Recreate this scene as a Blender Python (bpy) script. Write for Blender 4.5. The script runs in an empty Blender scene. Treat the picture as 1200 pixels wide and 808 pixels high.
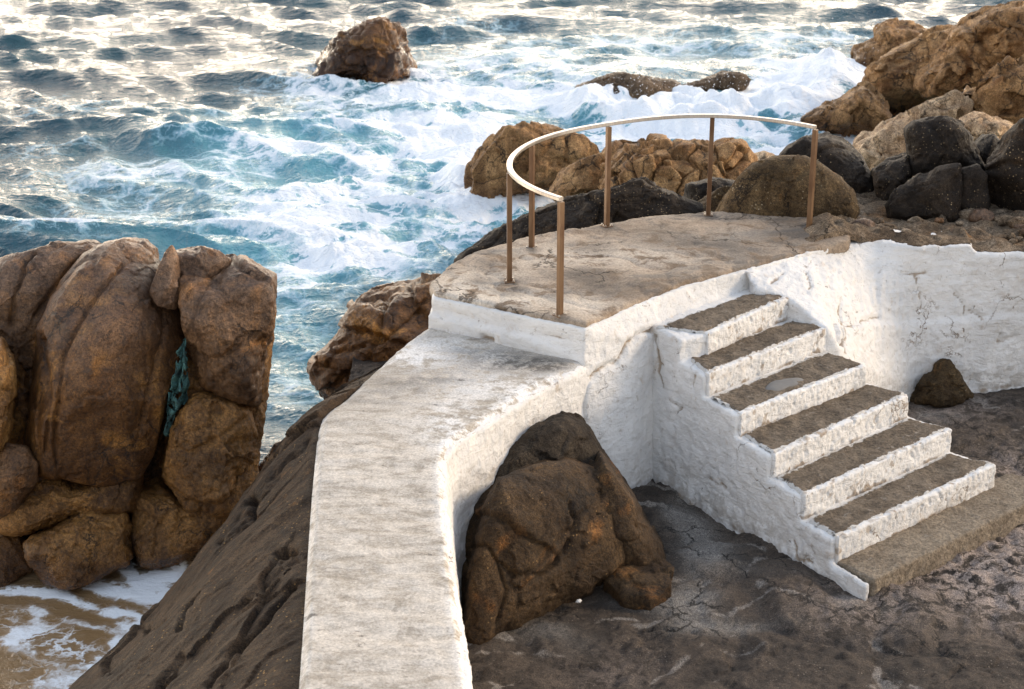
import bpy, bmesh, math, random
import numpy as np
from mathutils import Vector, Matrix

SC = bpy.context.scene
COL = SC.collection
rng = np.random.default_rng(7)

# ------------------------------------------------------------------ camera model
F, PITCH, HC = 2000.0, math.radians(21.0), 7.6
CAM = np.array([0.0, 0.0, HC])
FWD = np.array([0.0, math.cos(PITCH), -math.sin(PITCH)])
UP = np.array([0.0, math.sin(PITCH), math.cos(PITCH)])
RT = np.array([1.0, 0.0, 0.0])


def ray(px, py):
    return FWD + RT * ((px - 600.0) / F) + UP * ((404.0 - py) / F)


def at(px, py, z):
    """point of the level z seen at a pixel of the survey photograph (1200 x 808)"""
    r = ray(px, py)
    return CAM + r * ((z - HC) / r[2])


def aty(px, py, y):
    r = ray(px, py)
    return CAM + r * (y / r[1])


def proj(P):
    d = P - CAM
    w = d @ FWD
    return 600 + F * (d @ RT) / w, 404 - F * (d @ UP) / w


PZ = 2.8            # deck of the platform
WZ = PZ - 0.31      # top of the walkway
RISE = 0.195
CZ = PZ - 6 * RISE - 0.37   # courtyard


# ------------------------------------------------------------------ numpy noise
def _h(ix, iy, iz, seed):
    n = (ix.astype(np.uint32) * np.uint32(374761393) + iy.astype(np.uint32) * np.uint32(668265263)
         + iz.astype(np.uint32) * np.uint32(2147483647 - 1234567) + np.uint32((seed * 974711) & 0xffffffff))
    n = (n ^ (n >> np.uint32(13))) * np.uint32(1274126177)
    n = n ^ (n >> np.uint32(16))
    n = n * np.uint32(2246822519)
    return n ^ (n >> np.uint32(15))


_G = np.array([[1, 1, 0], [-1, 1, 0], [1, -1, 0], [-1, -1, 0], [1, 0, 1], [-1, 0, 1], [1, 0, -1], [-1, 0, -1],
               [0, 1, 1], [0, -1, 1], [0, 1, -1], [0, -1, -1], [1, 1, 0], [-1, 1, 0], [0, -1, 1], [0, -1, -1]], np.float32)


def noise(p, seed=0):
    """gradient noise, about -1..1"""
    p = np.asarray(p, np.float32)
    i = np.floor(p).astype(np.int64)
    f = p - i
    u = f * f * f * (f * (f * 6 - 15) + 10)
    out = 0
    for dx in (0, 1):
        wx = u[:, 0] if dx else 1 - u[:, 0]
        for dy in (0, 1):
            wy = u[:, 1] if dy else 1 - u[:, 1]
            for dz in (0, 1):
                wz = u[:, 2] if dz else 1 - u[:, 2]
                g = _G[_h(i[:, 0] + dx, i[:, 1] + dy, i[:, 2] + dz, seed) & np.uint32(15)]
                out = out + wx * wy * wz * (g[:, 0] * (f[:, 0] - dx) + g[:, 1] * (f[:, 1] - dy) + g[:, 2] * (f[:, 2] - dz))
    return out


def fbm(p, oct=4, seed=0, gain=0.5):
    p = np.asarray(p, np.float32)
    a, s = 1.0, 0
    for o in range(oct):
        s = s + a * noise(p * (2.03 ** o) + 17.3 * o, seed + o)
        a *= gain
    return s


def ridge(p, oct=3, seed=0):
    p = np.asarray(p, np.float32)
    a, s = 1.0, 0
    for o in range(oct):
        s = s + a * (1 - 2 * np.abs(noise(p * (2.1 ** o) + 9.1 * o, seed + o)))
        a *= 0.5
    return s


def voronoi(p, seed=0, jitter=0.9):
    """F1, F2 distances and a random value per cell"""
    p = np.asarray(p, np.float32)
    i = np.floor(p).astype(np.int64)
    f1 = np.full(len(p), 9.0, np.float32)
    f2 = np.full(len(p), 9.0, np.float32)
    idv = np.zeros(len(p), np.float32)
    for dx in (-1, 0, 1):
        for dy in (-1, 0, 1):
            for dz in (-1, 0, 1):
                c = i + np.array([dx, dy, dz])
                h = _h(c[:, 0], c[:, 1], c[:, 2], seed)
                q = np.stack([(h & np.uint32(1023)), (h >> np.uint32(10)) & np.uint32(1023), (h >> np.uint32(20)) & np.uint32(1023)], 1) / 1023.0
                d = np.linalg.norm(c + 0.5 + (q - 0.5) * jitter - p, axis=1).astype(np.float32)
                m = d < f1
                f2 = np.where(m, f1, np.minimum(f2, d))
                idv = np.where(m, (h & np.uint32(65535)) / 65535.0, idv)
                f1 = np.where(m, d, f1)
    return f1, f2, idv


def chips(p, seed=0):
    """flat facets: every cell of a Voronoi division gets its own tilt"""
    p = np.asarray(p, np.float32)
    i = np.floor(p).astype(np.int64)
    best = np.full(len(p), 9.0, np.float32)
    val = np.zeros(len(p), np.float32)
    for dx in (-1, 0, 1):
        for dy in (-1, 0, 1):
            for dz in (-1, 0, 1):
                c = i + np.array([dx, dy, dz])
                h = _h(c[:, 0], c[:, 1], c[:, 2], seed)
                q = np.stack([(h & np.uint32(1023)), (h >> np.uint32(10)) & np.uint32(1023), (h >> np.uint32(20)) & np.uint32(1023)], 1) / 1023.0
                v = (p - (c + 0.5 + (q - 0.5) * 0.9)).astype(np.float32)
                d = (v * v).sum(1)
                m = d < best
                g = q[:, [2, 0, 1]] * 2 - 1
                val = np.where(m, (v * g).sum(1) + 0.35 * (q[:, 1] - 0.5), val)
                best = np.where(m, d, best)
    return val


def sstep(a, b, x):
    t = np.clip((x - a) / (b - a), 0, 1)
    return t * t * (3 - 2 * t)


def seg_dist(P, poly):
    """distance of 2-D points to a polyline"""
    d = np.full(len(P), 1e9)
    poly = np.asarray(poly, float)
    for a, b in zip(poly[:-1], poly[1:]):
        ab = b - a
        t = np.clip(((P - a) @ ab) / max(ab @ ab, 1e-9), 0, 1)
        d = np.minimum(d, np.linalg.norm(P - (a + t[:, None] * ab), axis=1))
    return d


# ------------------------------------------------------------------ mesh helpers
def mesh_from(name, V, Fc, mat, parent=None, smooth=True):
    me = bpy.data.meshes.new(name)
    V = np.asarray(V, np.float32)
    Fc = np.asarray(Fc, np.int32)
    k = Fc.shape[1]
    me.vertices.add(len(V))
    me.vertices.foreach_set('co', V.ravel())
    me.loops.add(Fc.size)
    me.loops.foreach_set('vertex_index', Fc.ravel())
    me.polygons.add(len(Fc))
    me.polygons.foreach_set('loop_start', np.arange(0, Fc.size, k, dtype=np.int32))
    me.polygons.foreach_set('loop_total', np.full(len(Fc), k, np.int32))
    me.update(calc_edges=True)
    me.validate()
    if smooth:
        me.polygons.foreach_set('use_smooth', np.ones(len(me.polygons), bool))
    o = bpy.data.objects.new(name, me)
    if mat:
        me.materials.append(mat)
    COL.objects.link(o)
    if parent:
        child(o, parent)
    return o


def attr(o, name, val):
    a = o.data.attributes.new(name, 'FLOAT', 'POINT')
    a.data.foreach_set('value', np.asarray(val, np.float32))


def tag(o, label=None, cat=None, group=None, kind=None):
    if label: o['label'] = label
    if cat: o['category'] = cat
    if group: o['group'] = group
    if kind: o['kind'] = kind
    return o


def child(o, parent):
    o.parent = parent
    o.matrix_parent_inverse = Matrix.Translation(-Vector(parent.location))
    return o


def empty(name, loc=(0, 0, 0)):
    o = bpy.data.objects.new(name, None)
    o.empty_display_size = 0.2
    o.location = loc
    COL.objects.link(o)
    return o


def grid_faces(nr, nc):
    r, c = np.meshgrid(np.arange(nr - 1), np.arange(nc - 1), indexing='ij')
    a = (r * nc + c).ravel()
    return np.stack([a, a + 1, a + nc + 1, a + nc], 1)


def vnormals(V, Fc):
    V = np.asarray(V, float)
    a, b, c, d = (V[Fc[:, k]] for k in range(4)) if Fc.shape[1] == 4 else (V[Fc[:, 0]], V[Fc[:, 1]], V[Fc[:, 2]], V[Fc[:, 2]])
    n = np.cross(c - a, d - b) if Fc.shape[1] == 4 else np.cross(b - a, c - a)
    N = np.zeros_like(V)
    for k in range(Fc.shape[1]):
        np.add.at(N, Fc[:, k], n)
    return N / np.maximum(np.linalg.norm(N, axis=1, keepdims=True), 1e-12)


_CS = {}


def cubesphere(n):
    if n in _CS:
        return _CS[n]
    t = np.tan(np.linspace(-1, 1, n + 1) * math.pi / 4)
    A, B = np.meshgrid(t, t, indexing='ij')
    one = np.ones_like(A)
    faces = [(one, A, B), (-one, B, A), (B, one, A), (A, -one, B), (A, B, one), (B, A, -one)]
    V = np.concatenate([np.stack([x.ravel(), y.ravel(), z.ravel()], 1) for x, y, z in faces])
    g = grid_faces(n + 1, n + 1)
    Fc = np.concatenate([g + k * (n + 1) ** 2 for k in range(6)])
    key = np.round(V * 1e5).astype(np.int64)
    _, first, inv = np.unique(key, axis=0, return_index=True, return_inverse=True)
    V = V[first]
    Fc = inv.ravel()[Fc]
    V = V / np.linalg.norm(V, axis=1, keepdims=True)
    # orient outward
    c = V[Fc].mean(1)
    nn = np.cross(V[Fc[:, 2]] - V[Fc[:, 0]], V[Fc[:, 3]] - V[Fc[:, 1]])
    flip = (nn * c).sum(1) < 0
    Fc[flip] = Fc[flip][:, ::-1]
    _CS[n] = (V, Fc)
    return _CS[n]


def catmull(pts, per=8):
    P = np.asarray(pts, float)
    out = []
    n = len(P)
    for k in range(n - 1):
        p0, p1, p2, p3 = P[max(k - 1, 0)], P[k], P[k + 1], P[min(k + 2, n - 1)]
        for t in np.linspace(0, 1, per, endpoint=False):
            out.append(0.5 * (2 * p1 + (p2 - p0) * t + (2 * p0 - 5 * p1 + 4 * p2 - p3) * t * t + (3 * p1 - p0 - 3 * p2 + p3) * t ** 3))
    out.append(P[-1])
    return np.array(out)


# ------------------------------------------------------------------ materials
class NT:
    def __init__(s, name):
        s.m = bpy.data.materials.new(name)
        s.m.use_nodes = True
        s.t = s.m.node_tree
        s.t.nodes.clear()
        s.out = s.n('ShaderNodeOutputMaterial')

    def n(s, typ, **kw):
        nd = s.t.nodes.new(typ)
        for k, v in kw.items():
            setattr(nd, k, v)
        return nd

    def l(s, a, b):
        s.t.links.new(a, b)

    def put(s, sock, v):
        if hasattr(v, 'is_output'):
            s.l(v, sock)
        elif isinstance(v, (tuple, list)) and len(v) == 3 and sock.type == 'RGBA':
            sock.default_value = (*v, 1)
        else:
            sock.default_value = v

    def math(s, op, a, b=None, c=None, clamp=False):
        nd = s.n('ShaderNodeMath', operation=op, use_clamp=clamp)
        s.put(nd.inputs[0], a)
        if b is not None: s.put(nd.inputs[1], b)
        if c is not None: s.put(nd.inputs[2], c)
        return nd.outputs[0]

    def vmath(s, op, a, b=None):
        nd = s.n('ShaderNodeVectorMath', operation=op)
        s.put(nd.inputs[0], a)
        if b is not None:
            if op == 'SCALE': s.put(nd.inputs[3], b)
            else: s.put(nd.inputs[1], b)
        return nd.outputs[0]

    def mix(s, fac, a, b, blend='MIX'):
        nd = s.n('ShaderNodeMix', data_type='RGBA', blend_type=blend)
        s.put(nd.inputs[0], fac)
        s.put(nd.inputs[6], a)
        s.put(nd.inputs[7], b)
        return nd.outputs[2]

    def ss(s, x, a, b):
        nd = s.n('ShaderNodeMapRange', interpolation_type='SMOOTHSTEP')
        s.put(nd.inputs[0], x)
        s.put(nd.inputs[1], a); s.put(nd.inputs[2], b)
        return nd.outputs[0]

    def noise(s, vec, scale, detail=4, rough=0.55, dist=0.0, out=0):
        nd = s.n('ShaderNodeTexNoise')
        s.l(vec, nd.inputs['Vector'])
        nd.inputs['Scale'].default_value = scale
        nd.inputs['Detail'].default_value = detail
        nd.inputs['Roughness'].default_value = rough
        nd.inputs['Distortion'].default_value = dist
        return nd.outputs[out]

    def vor(s, vec, scale, feature='F1', rand=1.0, out='Distance'):
        nd = s.n('ShaderNodeTexVoronoi', feature=feature)
        s.l(vec, nd.inputs['Vector'])
        nd.inputs['Scale'].default_value = scale
        nd.inputs['Randomness'].default_value = rand
        return nd.outputs[out]

    def coords(s, scale=(1, 1, 1), rot=(0, 0, 0), jitter=True):
        tc = s.n('ShaderNodeTexCoord')
        v = tc.outputs['Object']
        mp = s.n('ShaderNodeMapping')
        s.l(v, mp.inputs[0])
        mp.inputs['Scale'].default_value = scale
        mp.inputs['Rotation'].default_value = rot
        v = mp.outputs[0]
        if jitter:
            oi = s.n('ShaderNodeObjectInfo')
            v = s.vmath('ADD', v, s.math('MULTIPLY', oi.outputs['Random'], 40.0))
        return v

    def att(s, name):
        a = s.n('ShaderNodeAttribute')
        a.attribute_name = name
        return a.outputs['Fac']

    def bump(s, h, strength, dist, prev=None):
        b = s.n('ShaderNodeBump')
        s.put(b.inputs['Height'], h)
        b.inputs['Strength'].default_value = strength
        b.inputs['Distance'].default_value = dist
        if prev is not None: s.l(prev, b.inputs['Normal'])
        return b.outputs[0]

    def bsdf(s, color, rough=0.8, normal=None, spec=0.5, metal=0.0, **kw):
        b = s.n('ShaderNodeBsdfPrincipled')
        s.put(b.inputs['Base Color'], color)
        s.put(b.inputs['Roughness'], rough)
        s.put(b.inputs['Specular IOR Level'], spec)
        s.put(b.inputs['Metallic'], metal)
        if normal is not None: s.l(normal, b.inputs['Normal'])
        for k, v in kw.items(): s.put(b.inputs[k], v)
        s.l(b.outputs[0], s.out.inputs[0])
        return s.m


def rock_mat(name, c1, c2, c3, speck=None, speck_amt=0.0, stain_at=0.55, wet=0.35, gloss=0.62, scale=1.0, vein=0.0, bump=1.0, sky_tint=None, wz=1.4, spec=0.22, dip=None):
    t = NT(name)
    v = t.coords()
    big = t.noise(v, 0.9 * scale, 6, 0.6, 0.6)
    mid = t.noise(v, 4.5 * scale, 8, 0.65, 0.4)
    fine = t.noise(v, 38 * scale, 6, 0.7)
    grain = t.noise(v, 130, 3, 0.6)
    col = t.mix(t.ss(t.math('ADD', t.math('MULTIPLY', big, 0.6), t.math('MULTIPLY', mid, 0.4)), 0.36, 0.64), c1, c2)
    stain = t.noise(t.vmath('ADD', v, (7.7, 3.1, 1.9)), 1.7 * scale, 7, 0.62, 1.0)
    col = t.mix(t.math('MULTIPLY', t.ss(stain, stain_at, stain_at + 0.13), 0.85), col, c3)
    sv = t.coords((2.6, 2.6, 0.42))
    if dip:
        dp = t.n('ShaderNodeVectorMath', operation='DOT_PRODUCT'); t.l(v, dp.inputs[0]); dp.inputs[1].default_value = dip
        along = t.n('ShaderNodeVectorMath', operation='SCALE'); along.inputs[0].default_value = dip; t.l(t.math('MULTIPLY', dp.outputs['Value'], 0.88), along.inputs[3])
        sv = t.vmath('SCALE', t.vmath('SUBTRACT', v, along.outputs[0]), 4.5)
    streak = t.noise(sv, 1.6, 8 if dip else 7, 0.66 if dip else 0.62, 0.7)
    col = t.mix(1.0, col, t.mix(t.ss(streak, 0.36, 0.64), (0.66, 0.62, 0.58), (1.22, 1.22, 1.2)), 'MULTIPLY')
    if sky_tint:  # greyish sky sheen of the upper rock, painted into the colour by height
        g0 = t.n('ShaderNodeNewGeometry'); s0 = t.n('ShaderNodeSeparateXYZ'); t.l(g0.outputs['Position'], s0.inputs[0])
        wf = t.ss(t.math('ADD', s0.outputs[2], t.math('MULTIPLY', t.math('SUBTRACT', big, 0.5), 3.2)), wz - 0.35, wz + 0.45)
        col = t.mix(t.math('MULTIPLY', wf, 0.5), col, t.mix(t.ss(streak, 0.35, 0.62), sky_tint, tuple(min(1, 1.55 * c) for c in sky_tint)))
    # mineral grain and pits
    col = t.mix(1.0, col, t.mix(t.ss(fine, 0.30, 0.68), (0.50, 0.49, 0.48), (1.42, 1.40, 1.38)), 'MULTIPLY')
    col = t.mix(1.0, col, t.mix(t.ss(grain, 0.34, 0.66), (0.50, 0.49, 0.48), (1.5, 1.49, 1.47)), 'MULTIPLY')
    pit = t.vor(v, 26 * scale)
    pitm = t.math('MULTIPLY', t.ss(pit, 0.30, 0.12), t.ss(mid, 0.5, 0.62))
    col = t.mix(t.math('MULTIPLY', pitm, 0.55), col, (0.02, 0.017, 0.014))
    if vein > 0:
        vv = t.vmath('ADD', v, t.vmath('SCALE', t.noise(v, 1.6, 4, 0.6, 0, 1), 0.55))
        ed = t.vor(vv, 1.25, 'DISTANCE_TO_EDGE')
        vm = t.math('MULTIPLY', t.ss(ed, 0.018, 0.004), vein)
        col = t.mix(vm, col, (0.022, 0.016, 0.012))
    # crisp hairline fractures, two sizes
    fv = t.vmath('ADD', v, t.vmath('SCALE', t.noise(v, 3.4, 6, 0.65, 0, 1), 0.34))
    fe = t.vor(t.vmath('MULTIPLY', fv, (1.0, 1.0, 0.55)), 2.6, 'DISTANCE_TO_EDGE')
    fmk = t.math('MULTIPLY', t.ss(fe, 0.020, 0.004), t.ss(t.noise(t.vmath('ADD', v, (5, 1, 9)), 1.5, 4, 0.6), 0.50, 0.60))
    col = t.mix(t.math('MULTIPLY', fmk, 0.85), col, (0.012, 0.009, 0.007))
    if speck:
        sp = t.vor(v, 34)
        sm = t.math('MULTIPLY', t.ss(sp, 0.26, 0.17), t.ss(t.noise(v, 2.2, 5, 0.7), 0.56 - speck_amt * 0.2, 0.66))
        rc = t.vor(v, 34, 'F1', 1.0, 'Color')
        sep = t.n('ShaderNodeSeparateColor'); t.l(rc, sep.inputs[0])
        sm = t.math('MULTIPLY', sm, t.ss(sep.outputs[0], 0.55, 0.62))
        col = t.mix(t.math('MULTIPLY', sm, 0.8), col, speck)
    geo = t.n('ShaderNodeNewGeometry')
    sx = t.n('ShaderNodeSeparateXYZ'); t.l(geo.outputs['Position'], sx.inputs[0])
    w = t.ss(t.math('ADD', sx.outputs[2], t.math('MULTIPLY', mid, -0.7)), wet, wet - 0.4)
    col = t.mix(w, col, t.mix(1.0, col, (0.52, 0.46, 0.40), 'MULTIPLY'))
    rough = t.math('SUBTRACT', t.math('ADD', gloss, t.math('MULTIPLY', fine, 0.25)), t.math('MULTIPLY', w, 0.35))
    nb = t.bump(t.math('SUBTRACT', mid, t.math('MULTIPLY', fmk, 0.7)), 0.5 * bump, 0.045)
    nb = t.bump(streak, 0.35 * bump, 0.04, nb)
    nb = t.bump(fine, 0.85 * bump, 0.020, nb)
    nb = t.bump(grain, 0.7 * bump, 0.007, nb)
    return t.bsdf(col, rough, nb, spec)


M = {}
M['brown'] = rock_mat('brown_granite', (0.058, 0.024, 0.007), (0.170, 0.077, 0.021), (0.34, 0.162, 0.038), stain_at=0.53, wet=0.6, gloss=0.27, vein=0.35, sky_tint=(0.105, 0.064, 0.041), wz=2.3, spec=0.36)
M['violet'] = rock_mat('sky_tinted_granite', (0.066, 0.033, 0.014), (0.190, 0.103, 0.048), (0.28, 0.128, 0.036), stain_at=0.52, gloss=0.27, vein=0.3, sky_tint=(0.125, 0.085, 0.062), wz=2.4, spec=0.34)  # brown stone whose higher parts carry a painted sky sheen
M['ochre'] = rock_mat('ochre_granite', (0.110, 0.051, 0.014), (0.270, 0.138, 0.042), (0.066, 0.030, 0.010), stain_at=0.56, wet=0.2, gloss=0.26, vein=0.3, spec=0.34)
M['tan'] = rock_mat('tan_granite', (0.205, 0.112, 0.046), (0.37, 0.225, 0.105), (0.145, 0.068, 0.026), stain_at=0.54, wet=0.25, gloss=0.55, vein=0.8)
M['pale'] = rock_mat('pale_granite', (0.33, 0.22, 0.13), (0.54, 0.41, 0.27), (0.26, 0.14, 0.06), stain_at=0.58, wet=0.1, gloss=0.6, vein=0.6)
M['dark'] = rock_mat('dark_granite', (0.010, 0.007, 0.005), (0.034, 0.024, 0.016), (0.060, 0.036, 0.018), speck=(0.50, 0.36, 0.20), speck_amt=0.75, stain_at=0.60, gloss=0.55, spec=0.2)
M['moss'] = rock_mat('lichened_granite', (0.050, 0.034, 0.017), (0.125, 0.083, 0.041), (0.25, 0.130, 0.046), speck=(0.50, 0.40, 0.26), speck_amt=0.5, stain_at=0.60, gloss=0.66, spec=0.2)
M['slope'] = rock_mat('slope_granite', (0.022, 0.013, 0.007), (0.072, 0.045, 0.025), (0.18, 0.088, 0.028), speck=(0.42, 0.25, 0.09), speck_amt=0.45, stain_at=0.62, wet=0.35, gloss=0.6, vein=0.5, spec=0.16, dip=(0.55, 0.62, 0.56), bump=1.3)
M['rust'] = rock_mat('rusty_granite', (0.026, 0.016, 0.008), (0.074, 0.044, 0.020), (0.22, 0.098, 0.028), speck=(0.42, 0.25, 0.10), speck_amt=0.3, stain_at=0.56, gloss=0.55, spec=0.22)
M['umber'] = rock_mat('umber_granite', (0.020, 0.015, 0.011), (0.056, 0.043, 0.030), (0.09, 0.060, 0.034), stain_at=0.6, gloss=0.6, spec=0.18)
M['rubble'] = rock_mat('rubble_stone', (0.11, 0.082, 0.056), (0.30, 0.235, 0.17), (0.20, 0.115, 0.055), stain_at=0.58, gloss=0.75, spec=0.15)


def white_mat():
    t = NT('whitewash')
    v = t.coords(jitter=False)
    big = t.noise(v, 1.3, 5, 0.6, 0.5)
    mid = t.noise(v, 7, 7, 0.62, 0.3)
    fine = t.noise(v, 42, 5, 0.68)
    col = t.mix(t.ss(big, 0.35, 0.68), (0.78, 0.755, 0.715), (0.66, 0.645, 0.62))
    # dirt streaks and scuffs
    d1 = t.math('MULTIPLY', t.ss(mid, 0.56, 0.70), t.ss(big, 0.46, 0.62))
    col = t.mix(t.math('MULTIPLY', d1, 0.7), col, (0.52, 0.43, 0.34))
    dn = t.noise(t.vmath('ADD', v, (4.1, 9.2, 2.2)), 16, 6, 0.75)
    col = t.mix(t.math('MULTIPLY', t.ss(dn, 0.57, 0.68), 0.55), col, (0.36, 0.30, 0.24))
    # flaked cracks
    vv = t.vmath('ADD', v, t.vmath('SCALE', t.noise(v, 2.6, 5, 0.65, 0, 1), 0.6))
    ed = t.vor(vv, 1.7, 'DISTANCE_TO_EDGE')
    cm = t.math('MULTIPLY', t.ss(ed, 0.016, 0.003), t.ss(t.noise(t.vmath('ADD', v, (2, 8, 5)), 1.9, 4), 0.52, 0.62))
    col = t.mix(t.math('MULTIPLY', cm, 0.8), col, (0.20, 0.14, 0.09))
    gz = t.n('ShaderNodeNewGeometry'); sz = t.n('ShaderNodeSeparateXYZ'); t.l(gz.outputs['Position'], sz.inputs[0])
    lowd = t.math('MULTIPLY', t.ss(t.math('ADD', sz.outputs[2], t.math('MULTIPLY', t.math('SUBTRACT', big, 0.5), 0.9)), CZ + 0.45, CZ), t.ss(mid, 0.44, 0.58))
    col = t.mix(t.math('MULTIPLY', lowd, 0.6), col, (0.40, 0.35, 0.29))
    dt = t.att('dirt')
    col = t.mix(t.math('MULTIPLY', t.ss(t.math('ADD', dt, t.math('MULTIPLY', t.math('SUBTRACT', mid, 0.5), 1.2)), 0.30, 0.75), 0.85), col, t.mix(mid, (0.16, 0.115, 0.075), (0.42, 0.32, 0.22)))
    chip = t.math('MULTIPLY', t.ss(t.noise(t.vmath('ADD', v, (11, 3, 6)), 9, 6, 0.7, 0.5), 0.655, 0.70), 1.0)
    col = t.mix(t.math('MULTIPLY', chip, 0.8), col, (0.24, 0.19, 0.145))
    h = t.math('SUBTRACT', t.math('ADD', mid, t.math('MULTIPLY', chip, -0.25)), t.math('MULTIPLY', cm, 0.5))
    nb = t.bump(h, 0.5, 0.045)
    stv = t.coords((3.0, 3.0, 9.0), (0.5, 0.6, 0.4), jitter=False)
    nb = t.bump(t.noise(stv, 1.8, 6, 0.62, 0.8), 0.5, 0.045, nb)
    nb = t.bump(fine, 0.6, 0.013, nb)
    return t.bsdf(col, 0.85, nb, 0.25)


def walkway_mat():
    t = NT('worn_concrete')
    v = t.coords(jitter=False)
    tc = t.coords((2.6, 7.5, 4.0), (0, 0, -0.06), jitter=False)
    st = t.noise(tc, 1.5, 8, 0.66, 0.6)
    pl = t.noise(v, 1.1, 5, 0.6, 0.3)
    mid = t.noise(v, 9, 7, 0.7)
    fine = t.noise(v, 60, 5, 0.7)
    base = t.mix(t.ss(t.math('ADD', t.math('MULTIPLY', st, 0.40), t.math('ADD', t.math('MULTIPLY', pl, 0.25), t.math('MULTIPLY', mid, 0.35))), 0.38, 0.58), (0.33, 0.29, 0.235), (0.60, 0.55, 0.48))
    bl_ = t.noise(t.vmath('ADD', v, (3.3, 7.1, 0)), 2.4, 8, 0.72, 0.6)
    base = t.mix(t.math('MULTIPLY', t.ss(bl_, 0.53, 0.66), 0.6), base, (0.22, 0.19, 0.15))
    g = t.att('grime')
    p = t.att('paint')
    base = t.mix(t.math('MULTIPLY', p, t.ss(t.math('ADD', mid, t.math('MULTIPLY', pl, 0.5)), 0.66, 0.80)), base, (0.78, 0.765, 0.735))
    pit = t.math('MULTIPLY', t.ss(st, 0.41, 0.34), t.ss(mid, 0.52, 0.60))
    base = t.mix(t.math('MULTIPLY', g, t.ss(mid, 0.38, 0.56)), base, (0.15, 0.135, 0.115))
    pk = t.math('MULTIPLY', t.ss(t.noise(t.vmath('MULTIPLY', v, (1, 1.9, 1)), 13, 7, 0.75, 0.4), 0.60, 0.68), t.ss(pl, 0.40, 0.55))
    base = t.mix(t.math('MULTIPLY', pk, 0.7), base, (0.10, 0.085, 0.068))
    base = t.mix(t.math('MULTIPLY', pit, 0.75), base, (0.075, 0.066, 0.055))
    base = t.mix(1.0, base, t.mix(t.ss(fine, 0.3, 0.7), (0.72, 0.71, 0.70), (1.17, 1.16, 1.15)), 'MULTIPLY')
    nb = t.bump(st, 0.25, 0.022)
    nb = t.bump(mid, 0.4, 0.02, nb)
    nb = t.bump(fine, 0.5, 0.006, nb)
    return t.bsdf(base, 0.88, nb, 0.25)


def deck_mat():
    t = NT('weathered_deck')
    v = t.coords(jitter=False)
    pl = t.noise(v, 0.8, 6, 0.62, 0.9)
    mid = t.noise(v, 4.2, 8, 0.66, 0.5)
    fine = t.noise(v, 48, 5, 0.7)
    base = t.mix(t.ss(t.math('ADD', t.math('MULTIPLY', pl, 0.5), t.math('MULTIPLY', mid, 0.5)), 0.38, 0.62), (0.175, 0.125, 0.083), (0.39, 0.305, 0.222))
    base = t.mix(t.math('MULTIPLY', t.ss(t.noise(t.vmath('ADD', v, (5, 2, 8)), 1.5, 8, 0.7, 0.8), 0.50, 0.61), 0.85), base, (0.135, 0.115, 0.095))
    base = t.mix(t.math('MULTIPLY', t.att('pale'), t.ss(mid, 0.40, 0.50)), base, (0.60, 0.53, 0.44))
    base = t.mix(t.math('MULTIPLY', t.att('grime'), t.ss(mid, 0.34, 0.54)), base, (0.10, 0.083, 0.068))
    vv = t.vmath('ADD', v, t.vmath('SCALE', t.noise(v, 1.5, 5, 0.62, 0, 1), 0.9))
    ed = t.vor(vv, 1.1, 'DISTANCE_TO_EDGE')
    cm = t.math('MULTIPLY', t.ss(ed, 0.016, 0.004), t.ss(t.noise(t.vmath('ADD', v, (2, 8, 5)), 1.2, 3), 0.45, 0.55))
    base = t.mix(t.math('MULTIPLY', cm, 0.8), base, (0.05, 0.04, 0.03))
    base = t.mix(1.0, base, t.mix(t.ss(fine, 0.3, 0.7), (0.7, 0.69, 0.68), (1.2, 1.19, 1.18)), 'MULTIPLY')
    nb = t.bump(t.math('SUBTRACT', mid, t.math('MULTIPLY', cm, 0.4)), 0.6, 0.05)
    nb = t.bump(fine, 0.5, 0.01, nb)
    return t.bsdf(base, 0.85, nb, 0.3)


def tread_mat(name, a, b):
    t = NT(name)
    v = t.coords()
    mid = t.noise(v, 6, 8, 0.7, 0.4)
    fine = t.noise(v, 40, 5, 0.75)
    vo = t.vor(v, 45)
    base = t.mix(t.ss(mid, 0.35, 0.65), a, b)
    base = t.mix(1.0, base, t.mix(t.ss(fine, 0.3, 0.7), (0.55, 0.54, 0.52), (1.35, 1.33, 1.3)), 'MULTIPLY')
    base = t.mix(t.math('MULTIPLY', t.ss(t.noise(t.vmath('ADD', v, (3, 3, 1)), 14, 6, 0.75), 0.58, 0.68), 0.55), base, (0.36, 0.315, 0.26))
    spn = t.math('ADD', t.att('spill'), t.math('MULTIPLY', t.math('SUBTRACT', t.noise(t.vmath('ADD', v, (1, 6, 2)), 18, 6, 0.75), 0.5), 1.9))
    base = t.mix(t.ss(spn, 0.50, 0.68), base, (0.62, 0.59, 0.545))
    nb = t.bump(mid, 0.5, 0.03)
    nb = t.bump(fine, 0.9, 0.02, nb)
    nb = t.bump(vo, 0.5, 0.01, nb)
    return t.bsdf(base, 0.85, nb, 0.3)


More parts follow.
